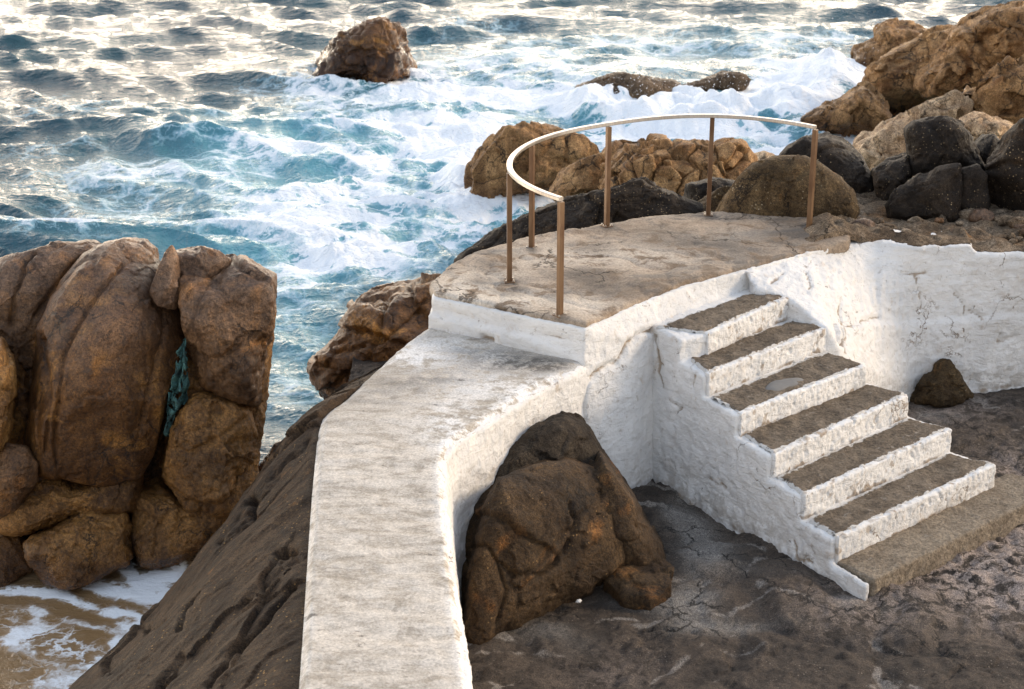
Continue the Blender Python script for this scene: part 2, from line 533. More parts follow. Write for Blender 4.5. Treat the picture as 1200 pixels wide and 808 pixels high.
def floor_mat():
    t = NT('courtyard_rock')
    v = t.coords(jitter=False)
    pl = t.noise(v, 0.9, 6, 0.62, 0.7)
    mid = t.noise(v, 5.5, 8, 0.7, 0.5)
    fine = t.noise(v, 45, 6, 0.75)
    base = t.mix(t.ss(t.math('ADD', t.math('MULTIPLY', pl, 0.5), t.math('MULTIPLY', mid, 0.5)), 0.38, 0.62), (0.024, 0.0175, 0.0125), (0.094, 0.070, 0.051))
    cem = t.math('ADD', t.att('cement'), t.math('MULTIPLY', t.math('SUBTRACT', mid, 0.5), 1.7))
    base = t.mix(t.math('MULTIPLY', t.ss(cem, 0.40, 0.75), 0.75), base, t.mix(fine, (0.20, 0.18, 0.16), (0.36, 0.325, 0.29)))
    base = t.mix(t.math('MULTIPLY', t.ss(t.att('smear'), 0.03, 0.8), 0.72), base, (0.28, 0.265, 0.245))
    cr = t.math('MULTIPLY', t.att('crust'), t.ss(t.noise(t.vmath('ADD', v, (3, 1, 7)), 7.5, 8, 0.75, 0.6), 0.43, 0.54))
    base = t.mix(cr, base, (0.40, 0.325, 0.28))
    base = t.mix(1.0, base, t.mix(t.ss(fine, 0.3, 0.7), (0.6, 0.59, 0.58), (1.35, 1.33, 1.3)), 'MULTIPLY')
    sp = t.math('MULTIPLY', t.ss(t.vor(v, 30), 0.2, 0.12), t.ss(t.noise(v, 2.5, 4), 0.5, 0.6))
    base = t.mix(t.math('MULTIPLY', sp, 0.5), base, (0.36, 0.30, 0.24))
    fv = t.vmath('ADD', v, t.vmath('SCALE', t.noise(v, 2.4, 6, 0.65, 0, 1), 0.5))
    fe = t.vor(fv, 1.9, 'DISTANCE_TO_EDGE')
    fk = t.math('MULTIPLY', t.ss(fe, 0.022, 0.004), t.ss(t.noise(t.vmath('ADD', v, (5, 1, 9)), 1.1, 4, 0.6), 0.47, 0.56))
    base = t.mix(t.math('MULTIPLY', fk, 0.85), base, (0.010, 0.008, 0.006))
    gr = t.noise(v, 120, 3, 0.6)
    base = t.mix(1.0, base, t.mix(t.ss(gr, 0.34, 0.66), (0.5, 0.49, 0.48), (1.5, 1.49, 1.47)), 'MULTIPLY')
    nb = t.bump(t.math('SUBTRACT', mid, t.math('MULTIPLY', fk, 0.6)), 0.8, 0.05)
    nb = t.bump(fine, 1.0, 0.022, nb)
    nb = t.bump(gr, 0.6, 0.006, nb)
    rough = t.math('ADD', 0.55, t.math('MULTIPLY', fine, 0.4))
    return t.bsdf(base, rough, nb, 0.4)


def sea_mat():
    t = NT('sea_water')
    tc = t.n('ShaderNodeTexCoord')
    v = tc.outputs['Object']
    foam = t.att('foam'); aer = t.att('aerated'); sh = t.att('shallow')
    warp = t.vmath('SUBTRACT', t.noise(v, 0.9, 5, 0.6, 0, 1), (0.5, 0.5, 0.5))
    w1 = t.vmath('ADD', v, t.vmath('SCALE', warp, 1.1))
    warp2 = t.vmath('SUBTRACT', t.noise(v, 3.2, 5, 0.65, 0, 1), (0.5, 0.5, 0.5))
    w2 = t.vmath('ADD', w1, t.vmath('SCALE', warp2, 0.42))
    mp = t.n('ShaderNodeMapping'); t.l(w2, mp.inputs[0]); mp.inputs['Scale'].default_value = (0.8, 1.15, 1)
    w2 = mp.outputs[0]
    e1 = t.vor(w2, 1.35, 'DISTANCE_TO_EDGE')
    e2 = t.vor(w2, 3.6, 'DISTANCE_TO_EDGE')
    n1 = t.noise(w1, 2.3, 9, 0.68, 0.6)
    n2 = t.noise(w2, 11.0, 6, 0.7)
    # lacy foam: bands round the cell edges that widen with the density
    k1 = t.math('SUBTRACT', t.math('MULTIPLY', foam, 0.34), e1)
    k2 = t.math('SUBTRACT', t.math('MULTIPLY', foam, 0.24), e2)
    lace = t.math('MAXIMUM', t.ss(k1, -0.06, 0.10), t.math('MULTIPLY', t.ss(k2, -0.05, 0.10), 0.85))
    fld = t.math('ADD', t.math('MULTIPLY', lace, 0.50), t.math('ADD', t.math('MULTIPLY', n1, 0.75), t.math('MULTIPLY', n2, 0.45)))
    fld = t.math('ADD', fld, t.math('MULTIPLY', foam, 0.62))
    fm = t.ss(fld, 1.16, 1.48)
    fm = t.math('MULTIPLY', fm, t.ss(foam, 0.03, 0.22))
    deep = t.mix(t.ss(t.noise(v, 0.35, 4), 0.35, 0.65), (0.012, 0.044, 0.064), (0.019, 0.068, 0.084))
    col = t.mix(aer, deep, (0.10, 0.305, 0.375))
    col = t.mix(sh, col, t.mix(t.noise(v, 1.4, 4), (0.21, 0.125, 0.054), (0.30, 0.19, 0.095)))
    # thin half-transparent foam under the white
    thin = t.math('MULTIPLY', t.ss(fld, 0.82, 1.20), t.ss(foam, 0.03, 0.3))
    col = t.mix(t.math('MULTIPLY', thin, 0.55), col, t.mix(sh, (0.36, 0.58, 0.68), (0.40, 0.31, 0.22)))
    col = t.mix(fm, col, (0.84, 0.87, 0.89))
    rough = t.math('ADD', t.math('MULTIPLY', fm, 0.55), t.math('ADD', 0.07, t.math('MULTIPLY', thin, 0.16)))
    spec = t.math('SUBTRACT', 0.5, t.math('MULTIPLY', fm, 0.3))
    rp = t.noise(t.vmath('MULTIPLY', v, (1.0, 1.5, 1)), 5.0, 5, 0.6, 0.5)
    rp2 = t.noise(t.vmath('MULTIPLY', v, (1.0, 1.6, 1)), 1.9, 4, 0.6, 0.3)
    calm = t.math('SUBTRACT', 1.0, t.math('MULTIPLY', sh, 0.75))
    b0 = t.n('ShaderNodeBump'); t.l(rp2, b0.inputs['Height']); b0.inputs['Distance'].default_value = 0.22; t.l(t.math('MULTIPLY', calm, 0.65), b0.inputs['Strength'])
    b1 = t.n('ShaderNodeBump'); t.l(rp, b1.inputs['Height']); b1.inputs['Distance'].default_value = 0.075; t.l(t.math('MULTIPLY', calm, 0.6), b1.inputs['Strength']); t.l(b0.outputs[0], b1.inputs['Normal'])
    b2 = t.bump(fld, 0.35, 0.05, b1.outputs[0])
    b = t.n('ShaderNodeBsdfPrincipled')
    t.l(col, b.inputs['Base Color']); t.l(rough, b.inputs['Roughness']); t.l(spec, b.inputs['Specular IOR Level'])
    b.inputs['IOR'].default_value = 1.33
    t.l(b2, b.inputs['Normal'])
    t.l(b.outputs[0], t.out.inputs[0])
    return t.m


M['white'] = white_mat()
M['walk'] = walkway_mat()
M['deck'] = deck_mat()
M['tread'] = tread_mat('worn_tread', (0.105, 0.080, 0.056), (0.20, 0.158, 0.115))
M['kerb'] = tread_mat('tread_concrete', (0.19, 0.150, 0.108), (0.30, 0.245, 0.180))
M['floor'] = floor_mat()
M['sea'] = sea_mat()
t_ = NT('spray'); M['spray'] = t_.bsdf((0.88, 0.89, 0.90), 0.6, None, 0.2)
t_ = NT('patch_mortar'); v_ = t_.coords(); M['mortar'] = t_.bsdf(t_.mix(t_.noise(v_, 20, 5), (0.13, 0.122, 0.11), (0.20, 0.19, 0.175)), 0.8, t_.bump(t_.noise(v_, 50, 5), 0.4, 0.006))
t_ = NT('sea_bed'); v_ = t_.coords(); M['bed'] = t_.bsdf(t_.mix(t_.noise(v_, 2, 5), (0.20, 0.14, 0.08), (0.30, 0.22, 0.13)), 0.9)
t_ = NT('brushed_steel'); v_ = t_.coords((1, 1, 0.05))
st_ = t_.noise(v_, 60, 4, 0.6)
M['steel'] = t_.bsdf(t_.mix(t_.ss(st_, 0.3, 0.7), (0.38, 0.345, 0.31), (0.50, 0.46, 0.42)), t_.math('ADD', 0.26, t_.math('MULTIPLY', st_, 0.16)), None, 0.5, 1.0)
t_ = NT('shaded_steel'); v_ = t_.coords((1, 1, 0.35))  # post steel: warm brown reflections and shade painted into the base colour
st_ = t_.noise(v_, 22, 6, 0.65); s2_ = t_.noise(v_, 7, 5, 0.6)
M['post'] = t_.bsdf(t_.mix(t_.ss(s2_, 0.35, 0.65), t_.mix(st_, (0.070, 0.033, 0.016), (0.150, 0.076, 0.034)), (0.19, 0.112, 0.058)), t_.math('ADD', 0.30, t_.math('MULTIPLY', st_, 0.25)), t_.bump(st_, 0.3, 0.003), 0.4, 0.3)
t_ = NT('net_cloth'); v_ = t_.coords()
M['net'] = t_.bsdf(t_.mix(t_.ss(t_.noise(v_, 9, 6, 0.7), 0.4, 0.62), (0.020, 0.045, 0.042), (0.075, 0.185, 0.165)), 0.8, t_.bump(t_.noise(v_, 60, 4), 0.6, 0.01))


# ------------------------------------------------------------------ rocks
def rock(name, label, outline, base, mat, thick=None, cen=None, seed=1, facets=10, lump=0.10, rough=0.028, ridged=0.03, strata=(1, 1, 1),
         cracks=(), crackw=0.02, crackd=0.10, cells=0.0, cellscale=2.2, sq=0.52, sqo=1.0, soft=2, joints=3, jstep=0.05, flat=False, grow=1.0, yaw=0.0, chip=0.05, group=None, cat='rock', push=0.0, nmax=110, fh=(0.66, 0.95)):
    """A closed boulder of real thickness. outline: its contour as surveyed from the photograph; base: (px, py, z) a point it stands over,
    which fixes its distance; thick: half its depth in metres."""
    bp = at(*base)
    O = np.asarray(outline, float)
    c = O.mean(0) if cen is None else np.asarray(cen, float)
    r0 = ray(*c)
    dirv = r0 / np.linalg.norm(r0)
    y0 = bp[1] + push
    C0 = aty(c[0], c[1], y0)
    dist = np.linalg.norm(C0 - CAM)
    ex = np.cross(dirv, [0, 0, 1.0]); ex /= np.linalg.norm(ex)
    ey = np.cross(ex, dirv)
    # outline on the plane facing the survey point
    pl = []
    for q in O:
        r = ray(*q); r = r * (dist / (r @ dirv))
        d = CAM + r - C0
        pl.append((d @ ex, d @ ey))
    if flat:                                       # lies in the ground: the contour is its plan
        C0 = at(c[0], c[1], base[2]); dirv = np.array([0, 0, -1.0]); ex = np.array([1.0, 0, 0]); ey = np.array([0, 1.0, 0])
        pl = [(at(*q, base[2]) - C0)[:2] for q in O]
    pl = np.array(pl) * grow
    nth = 360
    th = np.linspace(-math.pi, math.pi, nth, endpoint=False)
    R = np.zeros(nth)
    A = pl; B = np.roll(pl, -1, 0)
    for k, a in enumerate(th):
        d = np.array([math.cos(a), math.sin(a)])
        E = B - A
        den = d[0] * E[:, 1] - d[1] * E[:, 0]
        with np.errstate(divide='ignore', invalid='ignore'):
            tt = (A[:, 0] * E[:, 1] - A[:, 1] * E[:, 0]) / den
            uu = (A[:, 0] * d[1] - A[:, 1] * d[0]) / den
        ok = (np.abs(den) > 1e-12) & (tt > 0) & (uu >= -1e-6) & (uu <= 1 + 1e-6)
        R[k] = tt[ok].max() if ok.any() else 0.05
    for _ in range(soft):
        R = (np.roll(R, 1) + R * 2 + np.roll(R, -1)) / 4
    size = float(np.mean(R))
    wpx = max(np.ptp(O[:, 0]), np.ptp(O[:, 1]))
    n = int(np.clip(wpx * 0.42, 16, nmax))
    S, Fc = cubesphere(n)
    S = S.copy()
    rg = np.random.default_rng(seed * 131 + 5)
    # flat faces cut into the ball
    for k in range(facets):
        nv = rg.normal(size=3); nv /= np.linalg.norm(nv)
        if nv[2] < -0.3: nv[2] *= -1
        h = rg.uniform(*fh)
        S -= nv * np.maximum(0, S @ nv - h)[:, None] * 0.92
    # restore the silhouette radius
    rho = np.hypot(S[:, 0], S[:, 1])
    tha = np.arctan2(S[:, 1], S[:, 0])
    bins = ((tha + math.pi) / (2 * math.pi) * 72).astype(int) % 72
    mx = np.zeros(72)
    np.maximum.at(mx, bins, rho)
    mx = np.where(mx < 0.3, 1, mx)
    for _ in range(2): mx = (np.roll(mx, 1) + 2 * mx + np.roll(mx, -1)) / 4
    corr = np.interp((tha + math.pi) / (2 * math.pi) * 72 - 0.5, np.arange(-1, 74), np.r_[mx[-1], mx, mx[0], mx[1]])
    rho = np.clip(rho / corr, 0, 1.0)
    Rt = np.interp(tha, np.r_[th, math.pi], np.r_[R, R[0]])
    T = thick if thick else size * 0.8
    w = np.sign(S[:, 2]) * np.abs(S[:, 2]) ** sq
    rr = rho ** sqo
    X = Rt * rr * np.cos(tha); Y = Rt * rr * np.sin(tha); Z = T * w
    V = C0 + X[:, None] * ex + Y[:, None] * ey - Z[:, None] * dirv + (yaw * X)[:, None] * dirv
    N = vnormals(V, Fc)
    q = V * np.array(strata)
    s = seed * 3.7
    amp = min(size, 1.2)
    edge = 1 - 0.55 * rho ** 4                       # the contour was surveyed: disturb it less
    d = amp * lump * 0.8 * fbm(V / (size * 0.9) + s, 3, seed) * edge
    d = d + amp * ridged * 0.42 * ridge(q / (size * 0.36) + s, 4, seed + 40)
    d = d + amp * rough * 0.55 * fbm(q / (size * 0.12) + s, 5, seed + 70, 0.58)
    if chip > 0:
        wc = V / size + 0.14 * np.stack([fbm(V * 3.0 / size + 3, 3, seed + 21), fbm(V * 3.0 / size + 13, 3, seed + 22), fbm(V * 3.0 / size + 23, 3, seed + 23)], 1)
        d = d + amp * chip * edge * (chips(wc * 1.5 + s, seed + 3) * 1.5 + 0.5 * chips(wc * 4.2 + s, seed + 4) * sstep(-.2, .3, noise(V * 1.6 / size + 50, seed)))
    # joints: planes along which a block has shifted or flaked
    wv0 = (V - C0) / size + 0.10 * np.stack([fbm(V * 2.2 / size + 3, 3, seed + 1), fbm(V * 2.2 / size + 13, 3, seed + 2), fbm(V * 2.2 / size + 23, 3, seed + 3)], 1)
    for k in range(joints):
        nv = rg.normal(size=3); nv /= np.linalg.norm(nv)
        sdist = wv0 @ nv - rg.uniform(-0.6, 0.6)
        gate = sstep(-0.15, 0.25, noise(V * 1.3 / size + 31 * k, seed + 90 + k))
        d = d + amp * jstep * gate * (0.5 * np.tanh(sdist / 0.018) * rg.choice([-1, 1]) * np.exp(-np.abs(sdist) / 0.45) - 0.7 * np.exp(-(sdist / 0.022) ** 2))
    if cells > 0:
        wv = V + 0.12 * size * np.stack([noise(V * 2.5 / size + 3, seed + 1), noise(V * 2.5 / size + 13, seed + 2), noise(V * 2.5 / size + 23, seed + 3)], 1)
        f1, f2, idv = voronoi(wv * cellscale / size, seed + 9)
        d = d + amp * cells * ((idv - 0.5) * 0.8 - 1.1 * np.exp(-((f2 - f1) / 0.07) ** 2))
    if len(cracks):
        front = sstep(-0.25, 0.1, S[:, 2])
        px, py = proj(V)
        P2 = np.stack([px, py], 1)
        P2 = P2 + 3.0 * np.stack([fbm(V * 4 / size + 5, 3, 11), fbm(V * 4 / size + 15, 3, 12)], 1)
        for cr in cracks:
            dd = seg_dist(P2, cr) / F * dist
            d = d - crackd * size * front * (np.exp(-(dd / (crackw * 1.0)) ** 2) + 0.28 * np.exp(-(dd / (crackw * 4)) ** 2))
    V = V + N * d[:, None]
    bz = V[:, 2].min()
    org = np.array([C0[0], C0[1], bz])
    o = mesh_from(name, V - org, Fc, M[mat])
    o.location = org
    tag(o, label, cat, group)
    return o


# ------------------------------------------------------------------ solids in plan (walls, steps)
def prism_bm(bm, top, bot, ztop, zbot):
    """top, bot: plan outlines (same length); ztop may be a list"""
    n = len(top)
    zt = ztop if hasattr(ztop, '__len__') else [ztop] * n
    zb = zbot if hasattr(zbot, '__len__') else [zbot] * n
    a = [bm.verts.new((top[i][0], top[i][1], zt[i])) for i in range(n)]
    b = [bm.verts.new((bot[i][0], bot[i][1], zb[i])) for i in range(n)]
    area = sum(top[i][0] * top[(i + 1) % n][1] - top[(i + 1) % n][0] * top[i][1] for i in range(n))
    if area < 0:
        a.reverse(); b.reverse()
    bm.faces.new(a)
    bm.faces.new(list(reversed(b)))
    for i in range(n):
        j = (i + 1) % n
        bm.faces.new((a[j], a[i], b[i], b[j]))


def solid(name, prisms, mat, parent=None, voxel=0.025, smooth_it=3, amp=0.012, amp2=0.006, fr=3.0, seed=0, extra=None, origin=None):
    """prisms merged by a voxel remesh, softened, then roughened: hand-plastered masonry"""
    bm = bmesh.new()
    for p in prisms:
        prism_bm(bm, *p)
    bmesh.ops.triangulate(bm, faces=bm.faces[:])
    me = bpy.data.meshes.new(name)
    bm.to_mesh(me); bm.free()
    tmp = bpy.data.objects.new(name + '_raw', me)
    COL.objects.link(tmp)
    md = tmp.modifiers.new('r', 'REMESH'); md.mode = 'VOXEL'; md.voxel_size = voxel
    if smooth_it:
        sm = tmp.modifiers.new('s', 'SMOOTH'); sm.iterations = smooth_it; sm.factor = 0.5
    dg = bpy.context.evaluated_depsgraph_get()
    ev = tmp.evaluated_get(dg)
    m2 = bpy.data.meshes.new_from_object(ev)
    bpy.data.objects.remove(tmp)
    bpy.data.meshes.remove(me)
    m2.name = name
    nv = len(m2.vertices)
    V = np.zeros(nv * 3, np.float32); m2.vertices.foreach_get('co', V); V = V.reshape(-1, 3).astype(float)
    N = np.zeros(nv * 3, np.float32); m2.vertices.foreach_get('normal', N); N = N.reshape(-1, 3)
    d = amp * fbm(V * fr + seed, 3, seed + 1) + amp2 * fbm(V * fr * 5 + seed, 4, seed + 5, 0.6)
    dirt = None
    if extra is not None:
        ex_ = extra(V, N)
        if isinstance(ex_, tuple): ex_, dirt = ex_
        d = d + ex_
    V = V + N * d[:, None]
    if origin is None: origin = np.array([V[:, 0].mean(), V[:, 1].mean(), V[:, 2].min()])
    m2.vertices.foreach_set('co', (V - (0 if parent else origin)).astype(np.float32).ravel())
    m2.materials.clear(); m2.materials.append(M[mat])
    m2.polygons.foreach_set('use_smooth', np.ones(len(m2.polygons), bool))
    m2.update()
    o = bpy.data.objects.new(name, m2)
    COL.objects.link(o)
    if dirt is not None: attr(o, 'dirt', np.clip(dirt, 0, 1))
    if parent: child(o, parent)
    else: o.location = origin
    return o, V


xy = lambda p: (float(p[0]), float(p[1]))


def gauss_px(px, py, items):
    s = np.zeros(len(px))
    for (cx, cy, rx, ry, w) in items:
        s = s + w * np.exp(-((px - cx) / rx) ** 2 - ((py - cy) / ry) ** 2)
    return s


# ================================================================== THE SEA
def build_sea():
    ncol, nrow = 820, 760
    a = np.linspace(-0.47, 0.47, ncol)
    u = np.linspace(HC / 9.0, HC / 62.0, nrow)
    Yr = np.r_[HC / u, np.geomspace(64, 3000, 60)]
    A, Y = np.meshgrid(a, Yr)
    Y = Y.ravel(); X = A.ravel() * Y
    P0 = np.stack([X, Y, np.zeros_like(X)], 1)
    px, py = proj(P0)
    V = P0.copy()
    cove = np.exp(-((px - 60) / 330) ** 4 - ((py - 800) / 165) ** 4)
    gap = np.exp(-((px - 330) / 60) ** 2 - ((py - 470) / 110) ** 2)
    ampm = (1 - 0.88 * cove) * (1 - 0.55 * gap) * (0.72 + 0.45 * fbm(P0 * 0.09, 2, 5))
    foam = gauss_px(px, py, [
        (450, 235, 130, 70, .66), (400, 300, 150, 40, .58), (520, 150, 110, 55, .60), (590, 90, 130, 45, .50), (350, 160, 120, 36, .48),
        (345, 375, 70, 55, .42), (345, 470, 60, 60, .40), (800, 140, 180, 36, 1.15), (930, 125, 70, 45, .95), (970, 95, 60, 22, .95), (600, 250, 80, 30, .75),
        (545, 195, 45, 45, .70), (690, 205, 60, 35, .7), (440, 92, 90, 18, .60), (330, 108, 120, 22, .35), (180, 205, 170, 30, .40), (120, 270, 160, 24, .44), (260, 250, 120, 30, .45),
        (860, 60, 150, 22, .42), (1000, 40, 100, 18, .3), (700, 45, 120, 14, .25), (560, 30, 90, 14, .22), (240, 30, 140, 20, .16), (60, 140, 170, 60, .22),
        (900, 195, 60, 30, .8), (1010, 190, 30, 30, .6)])
    aer = gauss_px(px, py, [
        (450, 230, 160, 80, .9), (370, 290, 200, 46, .75), (320, 190, 180, 46, .6), (830, 50, 170, 28, .45), (570, 110, 160, 60, .55), (345, 380, 80, 70, .55), (320, 150, 120, 30, .35),
        (820, 150, 200, 50, .8), (600, 240, 90, 40, .8), (100, 275, 180, 30, .30), (200, 215, 160, 30, .25), (345, 480, 60, 70, .35)])
    Z = np.zeros(len(Y)); DX = np.zeros(len(Y)); DY = np.zeros(len(Y))
    rg = np.random.default_rng(21)
    wx = 0.9 * fbm(P0 * 0.16, 3, 31); wy = 0.9 * fbm(P0 * 0.16 + 40, 3, 33)
    cres = 0
    for k in range(56):
        lam = 0.6 * (8.5 / 0.6) ** rg.random()
        th = rg.normal(0, 0.50) + 0.30
        d = np.array([-math.sin(th), -math.cos(th)])
        kk = 2 * math.pi / lam
        am = 0.0185 * lam ** 0.58 * rg.uniform(0.5, 1.2)
        ph = kk * (d[0] * (X + wx) + d[1] * (Y + wy)) + rg.uniform(0, 6.28)
        fade = np.clip(lam / (Y * Y * 4.2e-4) - 0.15, 0, 1)
        c, s = np.cos(ph), np.sin(ph)
        m = am * ampm * fade * (1 - 0.25 * sstep(22, 40, Y))
        Z += m * c
        DX -= 0.85 * m * d[0] * s; DY -= 0.85 * m * d[1] * s
    near = np.clip(1.4 - Y / 75, 0, 1)
    ch = ridge(np.stack([X * 0.55 + wx, Y * 0.8 + wy, 0 * X], 1), 4, 51)
    Z += 0.052 * (ch - 0.7) * near * (1 - 0.93 * cove)
    turb = np.clip(foam, 0, 1)
    Z += turb * near * 0.10 * fbm(np.stack([X * 1.3 + wx, Y * 1.3 + wy, 0 * X], 1), 5, 61, 0.6)
    # the wave breaking over the rocks behind the railing
    heap = gauss_px(px, py, [(720, 132, 50, 13, .42), (800, 140, 60, 16, .40), (880, 140, 60, 22, .52), (945, 130, 40, 24, .42), (975, 92, 34, 14, .50), (540, 200, 22, 22, .35), (660, 120, 40, 12, .25)])
    Z += heap * (0.75 + 0.8 * fbm(np.stack([X * 1.0, Y * 1.0, 0 * X], 1), 4, 71, 0.42)) + 0.0
    V[:, 0] += DX; V[:, 1] += DY; V[:, 2] = Z
    # spilling crests
    foam = foam + 0.30 * sstep(0.10, 0.36, Z) * sstep(0.02, 0.25, foam + 0.12) * (1 - cove)
    foam = foam + 0.9 * heap
    foam = foam * (0.72 + 0.75 * fbm(P0 * np.array([0.5, 0.7, 1]) + 7, 4, 81))
    foam = foam * (1 - cove) * np.where(px < 430, 0.90, 0.97)
    # wash in the cove: a few bands of foam on sandy water
    wob = 13 * fbm(P0 * 1.1, 3, 91)
    Q = np.stack([px + wob, py + wob * 0.6], 1)
    cf = np.zeros(len(Y))
    for line, wd, am in [([(-60, 668), (60, 665), (110, 690), (170, 700), (215, 690)], 9, .75), ([(-60, 690), (20, 695), (70, 700), (120, 715), (190, 725)], 8, .7),
                         ([(150, 665), (165, 690), (215, 670)], 13, .85), ([(20, 742), (90, 760), (130, 790), (150, 830)], 30, .52), ([(30, 790), (120, 800)], 30, .46), ([(-40, 715), (60, 722), (140, 745)], 8, .45),
                         ([(200, 700), (150, 740), (120, 790)], 16, .55), ([(0, 660), (30, 655), (50, 650)], 6, .6)]:
        cf = np.maximum(cf, am * np.exp(-(seg_dist(Q, line) / wd) ** 2))
    foam = foam + cf * sstep(0.02, 0.3, cove)
    # swash along the rock feet
    o = mesh_from('sea', V, grid_faces(len(Yr), ncol)[:, ::-1], M['sea'])
    attr(o, 'foam', np.clip(foam, 0, 1.4)); attr(o, 'aerated', np.clip(aer * (1 - cove), 0, 0.9)); attr(o, 'shallow', np.clip(cove * 1.05, 0, 1))
    tag(o, 'rough green-blue sea streaked with white foam around the rocks', 'sea', kind='structure')
    # flip check
    if o.data.polygons[0].normal.z < 0: o.data.flip_normals()


build_sea()


def build_spray():
    rg = np.random.default_rng(5)
    ico = bmesh.new(); bmesh.ops.create_icosphere(ico, subdivisions=1, radius=1)
    iv = np.array([v.co[:] for v in ico.verts]); fi = np.array([[v.index for v in f.verts] for f in ico.faces]); ico.free()
    Vs, Fs = [], []
    nb = 0
    for (px, py, z0, sx, sy, sz, n, rmin, rmax) in [(735, 128, .30, .9, .7, .45, 330, .003, .010), (800, 138, .25, 1.0, .7, .35, 300, .003, .010), (885, 142, .3, 1.0, .7, .5, 420, .003, .010),
                                              (945, 130, .3, .6, .6, .45, 200, .003, .010), (975, 95, .35, .5, .5, .45, 200, .003, .010), (548, 200, .35, .22, .3, .45, 130, .005, .012),
                                              (600, 118, .2, .7, .6, .35, 130, .003, .010), (648, 215, .2, .5, .4, .25, 150, .006, .016)]:
        c = at(px, py, 0)
        p = c + np.stack([rg.normal(0, sx, n), rg.normal(0, sy, n), z0 + np.abs(rg.normal(0, sz, n))], 1)
        r = rmin + (rmax - rmin) * rg.random(n) ** 3
        v = iv[None] * r[:, None, None] * rg.uniform(0.7, 1.4, (n, 1, 3)) + p[:, None]
        Vs.append(v.reshape(-1, 3)); Fs.append((fi[None] + (np.arange(n) * len(iv))[:, None, None] + nb).reshape(-1, 3))
        nb += n * len(iv)
    o = mesh_from('spray', np.concatenate(Vs), np.concatenate(Fs), M['spray'])
    tag(o, 'white droplets thrown up where the waves break on the rocks', 'spray', kind='stuff')


build_spray()

# ================================================================== COURTYARD FLOOR
def build_floor():
    xs = np.arange(-1.6, 9.6, 0.021); ys = np.arange(7.6, 16.2, 0.02)
    X, Y = np.meshgrid(xs, ys)
    X = X.ravel(); Y = Y.ravel()
    P = np.stack([X, Y, np.full_like(X, CZ)], 1)
    px, py = proj(P)
    w = P + 0.35 * np.stack([fbm(P * 0.9, 3, 1), fbm(P * 0.9 + 20, 3, 2), 0 * X], 1)
    f1, f2, idv = voronoi(w * np.array([1.15, 1.3, 0.0]) + np.array([0, 0, .5]), 4, 0.85)
    e = f2 - f1
    plate = sstep(0.0, 0.42, e)
    lumpy = 1 - sstep(0.3, 1.0, np.exp(-((px - 1150) / 120) ** 2 - ((py - 480) / 40) ** 2)) * 0.5
    z = 0.055 * plate * (0.35 + 0.9 * idv) * lumpy + 0.05 * fbm(P * 0.8, 3, 8) + 0.016 * ridge(w * 2.6, 4, 9) + 0.010 * fbm(P * 11, 4, 12, 0.6)
    crust = gauss_px(px, py, [(1110, 640, 100, 60, 1.1), (1190, 600, 70, 60, 1.0), (1010, 720, 80, 26, .45), (1190, 700, 60, 40, .8), (1120, 480, 60, 18, .5), (720, 790, 60, 25, .25)])
    smear = gauss_px(px, py, [(822, 645, 30, 44, .95), (780, 700, 60, 11, .6), (640, 760, 60, 16, .35), (880, 735, 70, 9, .5), (860, 640, 50, 10, .4), (905, 672, 60, 12, .45), (810, 725, 50, 20, .5), (1010, 712, 40, 10, .7), (640, 740, 60, 16, .4), (790, 600, 25, 25, .4), (1100, 490, 40, 14, .4)])
    z += 0.05 * gauss_px(px, py, [(900, 650, 50, 24, .6), (960, 690, 70, 30, 1)]) + 0.022 * crust * fbm(P * 7, 4, 22)
    # a rough dark crust patch and some contour-like cement ridges
    pit = gauss_px(px, py, [(745, 755, 42, 20, 1)])
    z += 0.05 * pit * (0.5 + 1.2 * fbm(P * 7, 4, 31)) + 0.0 * z
    cem = np.clip(1 - sstep(0.0, 0.17, e), 0, 1) * (0.95 * sstep(-0.05, 0.5, fbm(P * 0.9 + 30, 4, 14)))
    nz = fbm(P * 0.8 + 60, 4, 19)
    cem = cem + 0.8 * np.exp(-(nz / 0.05) ** 2) * sstep(-0.2, 0.3, noise(P * 0.9 + 5, 3))
    cem = cem + 0.7 * np.exp(-((np.hypot((px - 745) / 62, (py - 758) / 32) - 1 + 0.35 * fbm(P * 1.7, 3, 57)) / 0.10) ** 2) * sstep(-.1, .3, noise(P * 1.5 + 3, 58))
    cem = cem * (0.65 + 0.5 * sstep(960, 860, px)) - pit * 0.8
    for ln in [[(590, 735), (650, 722), (720, 735), (800, 722), (835, 735), (815, 770), (760, 800)], [(800, 705), (850, 720), (900, 702), (960, 712), (1000, 705)], [(835, 665), (890, 655), (925, 672), (955, 690)], [(560, 770), (620, 762), (680, 775), (700, 800)], [(845, 760), (900, 762), (890, 745)]]:
        lw = seg_dist(np.stack([px + 9 * fbm(P * 2.4, 3, 51), py + 7 * fbm(P * 2.4 + 7, 3, 52)], 1), ln)
        cem = np.maximum(cem, 0.72 * np.exp(-(lw / 4.0) ** 2) * sstep(-.35, .25, noise(P * 2.3, 53)))
    z += 0.020 * chips(w * np.array([2.2, 2.2, 0]) + 2.0, 33) * (1 - 0.6 * np.clip(smear, 0, 1)) + 0.008 * chips(w * np.array([8.0, 8.0, 0]) + 5.0, 34) + 0.006 * ridge(P * 14, 3, 35)
    P[:, 2] += z - 0.03
    o = mesh_from('courtyard_ground', P, grid_faces(len(ys), len(xs)), M['floor'])
    if o.data.polygons[0].normal.z < 0: o.data.flip_normals()
    attr(o, 'cement', np.clip(cem, 0, 1.2)); attr(o, 'crust', np.clip(crust, 0, 1)); attr(o, 'smear', np.clip(smear * (0.8 + 0.8 * fbm(P * 2.2, 3, 44)), 0, 1))
    tag(o, 'dark uneven rock ground of the sunken courtyard with cement smears', 'ground', kind='structure')


build_floor()

